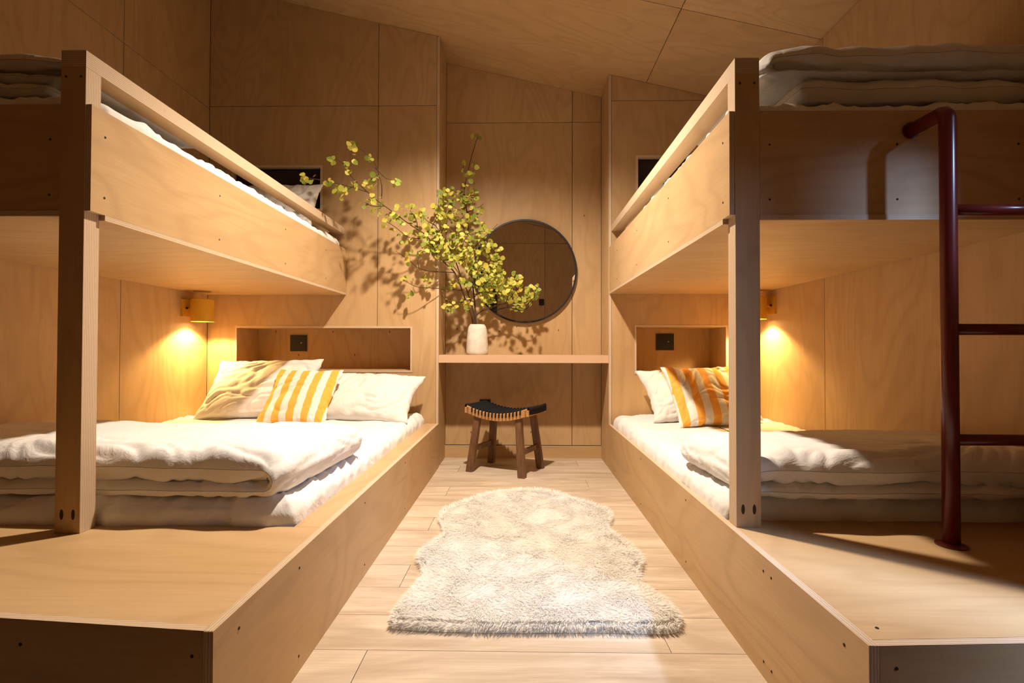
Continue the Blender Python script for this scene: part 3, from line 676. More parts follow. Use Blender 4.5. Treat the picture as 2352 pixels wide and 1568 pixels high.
# stems, twigs and leaf places of the three branches
BRANCHES = {
 'up': ([(-0.317,3.700,0.998),(-0.333,3.700,1.195),(-0.350,3.695,1.333),(-0.364,3.690,1.518),(-0.373,3.680,1.654),(-0.386,3.670,1.818),(-0.404,3.660,1.945),(-0.380,3.650,2.061),(-0.348,3.640,2.196),(-0.306,3.630,2.329)],
  [[(-0.364,3.690,1.518),(-0.251,3.660,1.622),(-0.159,3.630,1.707)],[(-0.382,3.670,1.800),(-0.297,3.650,1.831),(-0.260,3.640,1.856)],[(-0.371,3.680,1.636),(-0.410,3.600,1.691),(-0.413,3.550,1.723)],[(-0.350,3.695,1.333),(-0.275,3.620,1.414),(-0.174,3.580,1.488)],[(-0.399,3.660,1.926),(-0.454,3.580,1.920),(-0.477,3.520,1.884)],[(-0.391,3.670,1.837),(-0.433,3.560,1.789),(-0.470,3.500,1.808)],[(-0.376,3.650,2.061),(-0.405,3.620,2.097),(-0.403,3.600,2.135)],[(-0.350,3.690,1.342),(-0.382,3.600,1.455),(-0.413,3.550,1.509)]],
  [(-0.416,3.667,2.101),(-0.340,3.688,2.091),(-0.347,3.691,2.068),(-0.401,3.558,2.071),(-0.405,3.627,2.048),(-0.378,3.575,2.038),(-0.391,3.663,2.013),(-0.345,3.562,1.991),(-0.383,3.540,2.037),(-0.356,3.574,2.053),(-0.324,3.586,2.045),(-0.341,3.648,2.070),(-0.359,3.641,1.852),(-0.306,3.578,1.916),(-0.388,3.553,1.872),(-0.341,3.626,1.900),(-0.314,3.584,1.902),(-0.399,3.607,1.849),(-0.399,3.643,1.874),(-0.302,3.534,1.863),(-0.368,3.533,1.953),(-0.367,3.623,1.958),(-0.355,3.559,1.895),(-0.349,3.651,1.933),(-0.310,3.585,1.934),(-0.413,3.654,1.882),(-0.331,3.658,1.885),(-0.374,3.681,1.944),(-0.342,3.628,1.893),(-0.345,3.678,1.953),(-0.411,3.581,1.914),(-0.361,3.554,1.876),(-0.397,3.556,1.961),(-0.307,3.615,1.891),(-0.407,3.625,1.896),(-0.352,3.597,1.951),(-0.304,3.535,1.865),(-0.435,3.551,1.891),(-0.421,3.591,1.893),(-0.398,3.560,1.820),(-0.350,3.537,1.710),(-0.509,3.626,1.778),(-0.341,3.568,1.801),(-0.412,3.537,1.849),(-0.436,3.550,1.765),(-0.313,3.590,1.804),(-0.456,3.504,1.773),(-0.426,3.629,1.719),(-0.469,3.614,1.735),(-0.440,3.612,1.879),(-0.456,3.535,1.720),(-0.498,3.601,1.792),(-0.436,3.594,1.705),(-0.417,3.578,1.799),(-0.406,3.564,1.709),(-0.380,3.618,1.878),(-0.457,3.608,1.736),(-0.386,3.625,1.859),(-0.359,3.646,1.873),(-0.339,3.575,1.812),(-0.369,3.640,1.731),(-0.493,3.605,1.789),(-0.417,3.615,1.845),(-0.476,3.557,1.827),(-0.472,3.592,1.859),(-0.404,3.516,1.792),(-0.475,3.525,1.751),(-0.429,3.497,1.842),(-0.444,3.499,1.764),(-0.365,3.519,1.737),(-0.400,3.564,1.772),(-0.465,3.584,1.742),(-0.391,3.490,1.678),(-0.448,3.556,1.758),(-0.284,3.620,1.637),(-0.274,3.575,1.661),(-0.389,3.653,1.708),(-0.269,3.627,1.707),(-0.315,3.619,1.747),(-0.302,3.650,1.644),(-0.265,3.657,1.717),(-0.379,3.560,1.611),(-0.295,3.658,1.656),(-0.305,3.703,1.655),(-0.375,3.596,1.643),(-0.360,3.621,1.608),(-0.266,3.655,1.714),(-0.346,3.639,1.610),(-0.390,3.717,1.686),(-0.385,3.636,1.688),(-0.294,3.631,1.644),(-0.366,3.692,1.632),(-0.279,3.604,1.677),(-0.272,3.599,1.710),(-0.352,3.718,1.677),(-0.358,3.636,1.628),(-0.385,3.679,1.752),(-0.286,3.608,1.635),(-0.385,3.607,1.693),(-0.394,3.618,1.696),(-0.337,3.566,1.735),(-0.348,3.707,1.650),(-0.289,3.562,1.711),(-0.333,3.652,1.747),(-0.358,3.637,1.754),(-0.297,3.623,1.714),(-0.317,3.607,1.712),(-0.336,3.694,1.723),(-0.357,3.606,1.733),(-0.322,3.583,1.753),(-0.407,3.630,1.543),(-0.359,3.644,1.523),(-0.327,3.587,1.565),(-0.308,3.656,1.631),(-0.269,3.707,1.555),(-0.259,3.558,1.538),(-0.319,3.653,1.593),(-0.262,3.572,1.562),(-0.357,3.574,1.458),(-0.380,3.576,1.578),(-0.348,3.567,1.552),(-0.351,3.559,1.521),(-0.417,3.691,1.601),(-0.298,3.600,1.501),(-0.399,3.700,1.604),(-0.358,3.662,1.543),(-0.298,3.631,1.493),(-0.284,3.649,1.592),(-0.342,3.591,1.477),(-0.335,3.571,1.605),(-0.338,3.668,1.504),(-0.309,3.655,1.487),(-0.271,3.565,1.501),(-0.287,3.588,1.494),(-0.293,3.602,1.590),(-0.339,3.666,1.574),(-0.313,3.702,1.554),(-0.352,3.569,1.578),(-0.271,3.681,1.575),(-0.292,3.607,1.492),(-0.337,3.648,1.503),(-0.367,3.572,1.495),(-0.309,3.679,1.627),(-0.417,3.633,1.518),(-0.402,3.668,1.598),(-0.355,3.555,1.520),(-0.340,3.692,1.547),(-0.410,3.550,1.527),(-0.427,3.649,1.540),(-0.389,3.566,1.513),(-0.318,3.610,1.518),(-0.398,3.574,1.485),(-0.336,3.576,1.494),(-0.350,3.627,1.508),(-0.253,3.609,1.530),(-0.272,3.658,1.586),(-0.304,3.559,1.634),(-0.268,3.648,1.696),(-0.249,3.572,1.673),(-0.215,3.553,1.639),(-0.298,3.598,1.618),(-0.263,3.585,1.611),(-0.251,3.566,1.699),(-0.250,3.690,1.622),(-0.280,3.696,1.710),(-0.236,3.665,1.669),(-0.261,3.628,1.653),(-0.202,3.596,1.656),(-0.239,3.684,1.664),(-0.304,3.549,1.639),(-0.247,3.604,1.641),(-0.218,3.605,1.644),(-0.248,3.546,1.629),(-0.222,3.621,1.664),(-0.426,3.473,1.455),(-0.410,3.547,1.474),(-0.372,3.597,1.520),(-0.402,3.546,1.484),(-0.440,3.520,1.482),(-0.443,3.606,1.535),(-0.421,3.592,1.465),(-0.396,3.510,1.466),(-0.368,3.591,1.474),(-0.402,3.473,1.459),(-0.401,3.529,1.472),(-0.418,3.470,1.488),(-0.401,3.492,1.491),(-0.402,3.476,1.446),(-0.434,3.580,1.483),(-0.453,3.565,1.512),(-0.399,3.531,1.528),(-0.393,3.613,1.543),(-0.405,3.503,1.526),(-0.384,3.481,1.508),(-0.378,3.502,1.473),(-0.407,3.470,1.501),(-0.457,3.434,1.577),(-0.449,3.487,1.544),(-0.440,3.528,1.598),(-0.463,3.488,1.515),(-0.475,3.524,1.552),(-0.441,3.445,1.580),(-0.496,3.544,1.565),(-0.525,3.557,1.547),(-0.456,3.576,1.548),(-0.502,3.501,1.544),(-0.465,3.515,1.606),(-0.422,3.447,1.549),(-0.447,3.438,1.570),(-0.462,3.522,1.558),(-0.339,3.613,2.119),(-0.307,3.582,2.096),(-0.333,3.670,2.148),(-0.319,3.580,2.278),(-0.295,3.676,2.343),(-0.335,3.563,2.308),(-0.305,3.546,2.307),(-0.403,3.625,2.139),(-0.400,3.638,2.154),(-0.206,3.648,1.487),(-0.217,3.570,1.546),(-0.145,3.604,1.517),(-0.168,3.561,1.480),(-0.153,3.571,1.508),(-0.227,3.574,1.507),(-0.137,3.658,1.535),(-0.199,3.596,1.559),(-0.174,3.605,1.551),(-0.198,3.555,1.545),(-0.168,3.567,1.505),(-0.227,3.624,1.546),(-0.199,3.554,1.461),(-0.189,3.631,1.539),(-0.484,3.614,1.959),(-0.474,3.588,1.951),(-0.469,3.553,1.910),(-0.438,3.626,1.932),(-0.471,3.470,1.878),(-0.470,3.574,1.886),(-0.411,3.568,1.929),(-0.467,3.580,1.891),(-0.490,3.530,1.902),(-0.427,3.519,1.900),(-0.462,3.614,1.870),(-0.434,3.593,1.869),(-0.286,3.641,1.783),(-0.273,3.666,1.829),(-0.307,3.635,1.778),(-0.267,3.595,1.791),(-0.310,3.580,1.798),(-0.275,3.640,1.789),(-0.295,3.580,1.785),(-0.313,3.660,1.814)]),
 'left': ([(-0.340,3.700,0.998),(-0.352,3.680,1.064),(-0.385,3.640,1.152),(-0.408,3.600,1.230),(-0.455,3.540,1.347),(-0.511,3.490,1.401),(-0.566,3.450,1.464),(-0.620,3.410,1.568),(-0.721,3.360,1.633),(-0.802,3.310,1.688),(-0.908,3.240,1.760),(-0.962,3.200,1.805),(-1.018,3.170,1.852)],
  [[(-1.018,3.170,1.852),(-1.064,3.140,1.906),(-1.089,3.120,1.954),(-1.146,3.100,1.995)],[(-0.962,3.200,1.805),(-1.072,3.140,1.826),(-1.168,3.100,1.838),(-1.231,3.060,1.840),(-1.277,3.040,1.841)],[(-0.887,3.250,1.779),(-0.877,3.220,1.835),(-0.878,3.200,1.869),(-0.906,3.170,1.972),(-0.949,3.150,2.021),(-1.019,3.120,2.073)],[(-0.906,3.170,1.948),(-0.836,3.150,1.877),(-0.776,3.130,1.854)],[(-0.620,3.410,1.568),(-0.716,3.340,1.544),(-0.811,3.280,1.606),(-0.867,3.240,1.637)],[(-0.585,3.430,1.598),(-0.584,3.400,1.643),(-0.558,3.400,1.694),(-0.545,3.380,1.791),(-0.550,3.370,1.873)],[(-0.455,3.540,1.347),(-0.646,3.420,1.346),(-0.737,3.360,1.405),(-0.809,3.310,1.454)],[(-0.408,3.600,1.230),(-0.601,3.460,1.231),(-0.693,3.400,1.232),(-0.770,3.360,1.274)],[(-0.679,3.410,1.353),(-0.677,3.380,1.408),(-0.660,3.380,1.451)],[(-0.680,3.370,1.619),(-0.683,3.340,1.662),(-0.717,3.300,1.718)],[(-1.018,3.170,1.844),(-1.087,3.140,1.795),(-1.112,3.120,1.797)],[(-0.873,3.260,1.733),(-0.929,3.200,1.716),(-0.972,3.180,1.735)],[(-0.385,3.640,1.152),(-0.496,3.580,1.147),(-0.545,3.550,1.188)]],
  [(-1.047,3.053,1.752),(-0.826,3.191,1.873),(-0.664,3.409,1.462),(-0.376,3.672,1.140),(-0.484,3.434,1.866),(-0.753,3.443,1.183),(-1.305,3.083,1.819),(-0.625,3.459,1.452),(-1.056,3.050,1.772),(-0.634,3.361,1.695),(-0.519,3.351,1.769),(-1.140,3.091,1.983),(-0.531,3.340,1.699),(-0.804,3.291,1.723),(-0.930,3.203,1.877),(-0.557,3.326,1.744),(-0.697,3.224,1.647),(-0.630,3.241,1.669),(-0.459,3.523,1.098),(-0.945,3.170,1.745),(-0.991,3.212,1.852),(-0.528,3.335,1.671),(-0.842,3.284,1.681),(-0.742,3.296,1.565),(-0.749,3.333,1.699),(-0.541,3.368,1.691),(-0.931,3.150,1.992),(-0.671,3.271,1.725),(-0.481,3.631,1.155),(-0.644,3.280,1.662),(-1.101,3.161,1.816),(-0.795,3.163,1.859),(-0.769,3.313,1.557),(-0.508,3.396,1.718),(-0.609,3.385,1.592),(-0.458,3.520,1.135),(-0.795,3.223,1.639),(-0.527,3.465,1.506),(-0.469,3.524,1.076),(-0.905,3.134,1.723),(-0.381,3.613,1.129),(-0.973,3.221,2.030),(-0.629,3.311,1.725),(-0.936,3.147,1.862),(-0.990,3.045,1.935),(-1.009,3.117,1.799),(-0.538,3.403,1.466),(-0.530,3.351,1.671),(-0.530,3.300,1.712),(-0.422,3.638,1.148),(-0.543,3.470,1.529),(-1.014,3.107,1.843),(-0.727,3.257,1.567),(-0.784,3.372,1.275),(-0.610,3.334,1.459),(-1.132,3.011,1.936),(-0.955,3.217,2.005),(-0.780,3.335,1.511),(-0.801,3.308,1.744),(-0.737,3.053,1.808),(-0.703,3.299,1.703),(-1.117,3.046,1.764),(-0.601,3.390,1.524),(-0.775,3.214,1.657),(-0.798,3.224,1.665),(-0.732,3.293,1.741),(-0.502,3.352,1.866),(-0.763,3.272,1.626),(-0.485,3.499,1.121),(-0.795,3.196,1.845),(-0.903,3.092,1.794),(-0.514,3.334,1.734),(-0.610,3.454,1.275),(-0.912,3.147,1.746),(-1.065,3.101,1.928),(-0.477,3.347,1.862),(-0.661,3.388,1.742),(-0.374,3.547,1.106),(-1.003,3.071,1.950),(-0.798,3.331,1.660),(-1.173,3.049,1.815),(-0.724,3.353,1.643),(-0.940,3.290,1.720),(-0.741,3.347,1.402),(-0.480,3.515,1.237),(-0.522,3.623,1.168),(-0.703,3.345,1.685),(-1.050,3.086,1.892),(-0.768,3.170,1.873),(-1.072,3.164,1.986),(-0.525,3.331,1.782),(-0.656,3.466,1.301),(-0.687,3.384,1.437),(-0.753,3.377,1.443),(-1.254,3.029,1.813),(-0.553,3.310,1.735),(-0.736,3.264,1.666),(-0.519,3.325,1.674),(-0.645,3.441,1.475),(-0.851,3.207,1.590),(-1.048,3.151,2.071),(-0.604,3.431,1.281),(-0.611,3.458,1.546),(-0.639,3.393,1.717),(-0.794,3.328,1.684),(-1.032,3.083,1.895),(-0.938,3.203,1.883),(-0.922,3.172,1.772),(-0.715,3.368,1.464),(-0.941,3.236,1.929),(-0.882,3.147,1.644),(-0.998,3.054,2.012),(-0.631,3.257,1.656),(-0.698,3.300,1.175),(-0.803,3.177,1.664),(-1.078,3.051,1.781),(-0.626,3.298,1.671),(-1.308,3.099,1.839),(-0.784,3.281,1.551),(-0.540,3.592,1.239),(-0.507,3.450,1.474),(-0.615,3.430,1.486),(-0.818,3.321,1.681),(-0.442,3.548,1.112),(-1.083,3.073,1.725),(-0.866,3.147,1.756),(-0.688,3.461,1.447),(-0.709,3.337,1.756),(-0.963,3.163,1.856),(-0.502,3.486,1.528),(-0.829,3.265,1.668),(-1.139,3.031,1.951),(-0.494,3.376,1.694),(-0.386,3.598,1.148),(-1.059,3.078,1.934),(-0.481,3.603,1.106),(-0.826,3.306,1.590),(-0.543,3.308,1.724),(-1.124,3.155,1.809),(-1.191,3.129,1.831),(-0.527,3.401,1.833),(-1.041,3.058,1.931),(-0.739,3.234,1.609),(-1.023,3.161,1.838),(-0.603,3.447,1.505),(-1.030,3.107,1.935),(-0.894,3.182,1.899),(-0.506,3.406,1.831),(-0.943,3.161,1.738),(-0.625,3.464,1.278),(-0.706,3.280,1.657),(-0.601,3.429,1.513),(-0.743,3.377,1.414),(-1.111,3.075,1.800),(-1.330,3.098,1.862),(-0.513,3.463,1.687),(-0.497,3.401,1.435),(-1.058,3.183,2.116),(-1.141,3.052,1.809),(-0.504,3.394,1.843),(-0.365,3.595,1.136),(-0.759,3.141,1.865),(-0.789,3.220,1.652),(-0.618,3.348,1.568),(-0.501,3.519,1.078),(-1.274,3.012,1.828),(-0.621,3.364,1.510),(-0.463,3.464,1.254),(-0.520,3.437,1.774),(-0.953,3.216,1.849),(-0.830,3.274,1.585),(-0.904,3.137,1.864),(-0.688,3.454,1.515),(-0.940,3.223,1.789),(-0.705,3.312,1.690),(-0.504,3.557,1.086),(-0.768,3.393,1.289),(-0.924,3.175,1.908),(-0.967,3.201,1.728),(-0.911,3.145,1.723),(-1.032,3.047,2.050),(-0.762,3.425,1.295),(-0.695,3.249,1.520),(-1.046,3.152,1.847),(-0.541,3.417,1.873),(-0.851,3.189,1.625),(-0.625,3.424,1.240),(-0.945,3.094,1.828),(-0.554,3.356,1.545),(-0.766,3.220,1.623),(-0.651,3.390,1.506),(-0.625,3.401,1.541),(-0.767,3.309,1.764),(-0.935,3.143,1.859),(-0.919,3.147,1.992),(-1.117,3.184,1.846),(-0.691,3.217,1.556),(-0.946,3.190,1.816),(-1.274,2.959,1.836),(-1.029,3.049,2.028),(-0.644,3.461,1.282),(-0.920,3.120,1.845),(-0.537,3.392,1.591),(-0.359,3.563,1.166),(-0.757,3.274,1.719),(-1.127,3.052,1.936),(-0.534,3.369,1.715),(-0.925,3.187,1.689),(-0.534,3.407,1.800),(-1.024,3.108,2.055),(-1.019,3.095,2.052),(-0.500,3.348,1.829),(-1.261,3.068,1.832),(-0.704,3.225,1.548),(-0.481,3.523,1.224),(-0.963,3.131,1.690),(-1.141,3.032,1.830),(-1.159,3.183,1.798),(-0.842,3.297,1.643),(-1.182,3.110,1.824),(-1.068,3.164,1.812),(-0.870,3.150,1.660),(-0.633,3.354,1.516),(-1.263,3.108,1.878),(-0.745,3.110,1.846),(-1.310,3.064,1.821),(-0.918,3.240,1.910),(-0.944,3.179,2.028),(-0.515,3.395,1.672),(-0.507,3.384,1.673),(-1.289,3.023,1.840),(-1.337,3.098,1.845),(-0.483,3.359,1.825),(-0.455,3.497,1.085),(-0.343,3.584,1.136),(-0.694,3.368,1.702),(-0.507,3.323,1.705),(-1.025,3.178,2.101),(-0.918,3.149,1.770),(-0.537,3.567,1.110),(-0.702,3.275,1.519),(-0.407,3.644,1.155),(-1.007,3.103,1.814),(-0.381,3.629,1.097),(-1.083,3.204,1.838),(-0.526,3.341,1.699),(-1.021,3.061,2.024),(-0.661,3.452,1.507),(-1.100,3.075,1.770),(-1.070,3.099,1.956),(-0.718,3.332,1.750),(-0.530,3.417,1.865),(-0.565,3.296,1.745),(-0.634,3.415,1.305),(-1.263,2.998,1.818),(-0.861,3.191,1.736),(-0.537,3.378,1.568),(-0.870,3.196,1.736),(-0.741,3.305,1.507),(-0.504,3.350,1.692),(-0.630,3.327,1.501),(-1.188,3.165,1.992),(-0.758,3.441,1.157),(-1.036,3.165,2.030),(-0.371,3.607,1.100),(-0.781,3.423,1.280),(-0.928,3.156,1.845),(-0.836,3.275,1.632),(-0.733,3.329,1.371),(-0.691,3.333,1.692),(-0.546,3.309,1.704),(-1.153,3.100,1.838),(-0.638,3.438,1.291),(-0.999,3.063,2.020),(-1.107,3.143,1.809),(-0.581,3.439,1.787),(-0.680,3.383,1.456),(-1.069,3.040,1.737),(-1.043,3.159,2.104),(-0.861,3.191,1.588),(-1.049,3.067,1.935),(-0.548,3.401,1.845),(-0.517,3.521,1.119),(-0.607,3.392,1.476),(-0.866,3.287,1.682),(-0.750,3.230,1.493),(-0.630,3.241,1.657),(-1.005,3.187,1.731),(-0.744,3.279,1.684),(-0.725,3.356,1.447),(-0.348,3.680,1.134),(-1.170,3.080,1.813),(-0.960,3.267,1.692),(-0.902,3.256,1.729),(-0.542,3.425,1.713)]),
 'mid': ([(-0.328,3.700,0.998),(-0.338,3.670,1.100),(-0.370,3.620,1.214),(-0.414,3.570,1.325),(-0.453,3.520,1.441),(-0.492,3.480,1.522),(-0.540,3.450,1.603),(-0.572,3.430,1.650)],
  [[(-0.414,3.570,1.325),(-0.459,3.500,1.385),(-0.522,3.450,1.420)],[(-0.453,3.520,1.441),(-0.398,3.500,1.526),(-0.372,3.500,1.587)],[(-0.492,3.480,1.522),(-0.554,3.430,1.529),(-0.626,3.400,1.506)],[(-0.540,3.450,1.603),(-0.494,3.430,1.667),(-0.493,3.420,1.733)],[(-0.370,3.620,1.214),(-0.317,3.580,1.290),(-0.306,3.560,1.377)],[(-0.572,3.430,1.650),(-0.627,3.400,1.677),(-0.657,3.380,1.723)]],
  [(-0.538,3.343,1.457),(-0.611,3.380,1.600),(-0.536,3.459,1.541),(-0.626,3.381,1.489),(-0.522,3.332,1.484),(-0.618,3.465,1.541),(-0.607,3.409,1.603),(-0.616,3.342,1.526),(-0.563,3.459,1.576),(-0.496,3.340,1.509),(-0.545,3.470,1.552),(-0.563,3.470,1.604),(-0.537,3.368,1.579),(-0.581,3.368,1.530),(-0.575,3.348,1.517),(-0.554,3.365,1.492),(-0.522,3.424,1.556),(-0.585,3.470,1.522),(-0.559,3.425,1.564),(-0.594,3.470,1.562),(-0.516,3.332,1.547),(-0.521,3.479,1.548),(-0.559,3.470,1.514),(-0.555,3.440,1.498),(-0.583,3.434,1.512),(-0.634,3.390,1.554),(-0.515,3.428,1.535),(-0.525,3.505,1.507),(-0.482,3.509,1.509),(-0.508,3.495,1.556),(-0.487,3.370,1.470),(-0.512,3.359,1.504),(-0.591,3.470,1.468),(-0.562,3.470,1.541),(-0.508,3.376,1.439),(-0.493,3.452,1.529),(-0.513,3.501,1.436),(-0.475,3.386,1.458),(-0.474,3.464,1.442),(-0.521,3.402,1.524),(-0.573,3.370,1.469),(-0.558,3.463,1.432),(-0.554,3.363,1.426),(-0.533,3.444,1.542),(-0.503,3.418,1.503),(-0.531,3.495,1.426),(-0.545,3.409,1.439),(-0.499,3.504,1.492),(-0.525,3.506,1.527),(-0.499,3.409,1.464),(-0.461,3.439,1.450),(-0.549,3.443,1.501),(-0.414,3.409,1.641),(-0.461,3.461,1.537),(-0.453,3.537,1.552),(-0.397,3.449,1.553),(-0.418,3.433,1.641),(-0.432,3.522,1.583),(-0.471,3.501,1.597),(-0.415,3.497,1.594),(-0.426,3.491,1.665),(-0.498,3.487,1.655),(-0.394,3.437,1.557),(-0.392,3.472,1.597),(-0.390,3.400,1.586),(-0.470,3.538,1.598),(-0.447,3.415,1.592),(-0.395,3.446,1.566),(-0.488,3.414,1.638),(-0.424,3.491,1.635),(-0.424,3.502,1.553),(-0.430,3.492,1.571),(-0.460,3.456,1.671),(-0.504,3.418,1.606),(-0.479,3.330,1.705),(-0.522,3.466,1.653),(-0.471,3.487,1.716),(-0.522,3.332,1.697),(-0.526,3.465,1.722),(-0.464,3.403,1.711),(-0.511,3.416,1.672),(-0.502,3.466,1.726),(-0.484,3.439,1.706),(-0.524,3.424,1.664),(-0.494,3.340,1.696),(-0.487,3.343,1.685),(-0.496,3.366,1.629),(-0.461,3.439,1.715),(-0.535,3.341,1.663),(-0.478,3.369,1.700),(-0.571,3.426,1.602),(-0.564,3.344,1.576),(-0.587,3.394,1.624),(-0.670,3.336,1.569),(-0.590,3.396,1.573),(-0.606,3.354,1.632),(-0.656,3.356,1.578),(-0.672,3.447,1.553),(-0.604,3.312,1.533),(-0.578,3.369,1.610),(-0.611,3.342,1.608),(-0.633,3.358,1.630),(-0.572,3.330,1.591),(-0.612,3.407,1.593),(-0.700,3.441,1.640),(-0.583,3.322,1.579),(-0.600,3.424,1.612),(-0.646,3.340,1.550),(-0.469,3.568,1.514),(-0.456,3.518,1.486),(-0.375,3.491,1.526),(-0.439,3.416,1.433),(-0.345,3.504,1.440),(-0.356,3.443,1.412),(-0.392,3.485,1.478),(-0.336,3.493,1.490),(-0.441,3.437,1.420),(-0.329,3.423,1.481),(-0.338,3.423,1.451),(-0.344,3.480,1.455),(-0.435,3.505,1.482),(-0.457,3.540,1.440),(-0.402,3.437,1.397),(-0.440,3.466,1.424),(-0.366,3.501,1.469),(-0.371,3.533,1.460),(-0.399,3.546,1.535),(-0.327,3.420,1.483),(-0.375,3.456,1.488),(-0.348,3.465,1.420),(-0.455,3.523,1.504),(-0.396,3.505,1.418),(-0.505,3.471,1.437),(-0.482,3.538,1.450),(-0.412,3.413,1.418),(-0.479,3.521,1.472),(-0.485,3.534,1.390),(-0.490,3.420,1.414),(-0.450,3.485,1.433),(-0.469,3.399,1.359),(-0.463,3.439,1.383),(-0.461,3.391,1.410),(-0.436,3.420,1.393),(-0.420,3.415,1.435),(-0.330,3.523,1.412),(-0.316,3.526,1.356),(-0.318,3.571,1.381),(-0.342,3.537,1.423),(-0.337,3.615,1.361),(-0.383,3.543,1.402),(-0.336,3.592,1.354),(-0.309,3.581,1.366),(-0.315,3.492,1.335),(-0.308,3.540,1.398),(-0.321,3.499,1.420),(-0.363,3.472,1.368),(-0.337,3.519,1.345),(-0.348,3.555,1.387),(-0.325,3.526,1.428),(-0.334,3.493,1.370),(-0.402,3.598,1.296),(-0.428,3.480,1.259),(-0.483,3.571,1.281),(-0.427,3.560,1.277),(-0.446,3.498,1.253),(-0.398,3.505,1.271),(-0.452,3.455,1.289),(-0.469,3.566,1.250),(-0.415,3.548,1.290),(-0.463,3.580,1.255),(-0.352,3.539,1.327),(-0.351,3.552,1.267),(-0.371,3.569,1.280),(-0.386,3.512,1.294),(-0.375,3.566,1.286),(-0.371,3.621,1.371),(-0.362,3.572,1.338),(-0.385,3.564,1.267),(-0.411,3.565,1.308),(-0.325,3.596,1.345),(-0.500,3.401,1.803),(-0.517,3.462,1.804),(-0.477,3.425,1.810),(-0.490,3.365,1.764),(-0.510,3.384,1.801),(-0.465,3.370,1.756),(-0.466,3.389,1.757),(-0.509,3.436,1.804),(-0.708,3.390,1.685),(-0.707,3.410,1.666),(-0.684,3.388,1.694),(-0.719,3.393,1.702),(-0.707,3.416,1.677),(-0.704,3.311,1.692),(-0.662,3.382,1.695),(-0.685,3.400,1.725),(-0.658,3.419,1.739),(-0.629,3.306,1.649),(-0.643,3.386,1.709),(-0.692,3.431,1.711)]),
 'right': ([(-0.316,3.710,0.999),(-0.319,3.700,1.056),(-0.251,3.680,1.101),(-0.103,3.660,1.145),(-0.048,3.650,1.135),(0.034,3.640,1.125),(0.088,3.630,1.179),(0.133,3.620,1.268)],
  [[(-0.327,3.700,1.195),(-0.250,3.660,1.282),(-0.176,3.630,1.342),(-0.102,3.600,1.365)],[(-0.103,3.660,1.145),(-0.067,3.630,1.233),(-0.030,3.610,1.294),(-0.012,3.600,1.347)],[(-0.327,3.700,1.213),(-0.231,3.650,1.226),(-0.121,3.620,1.214),(-0.012,3.610,1.168)],[(-0.250,3.660,1.282),(-0.293,3.620,1.350),(-0.247,3.600,1.401)]],
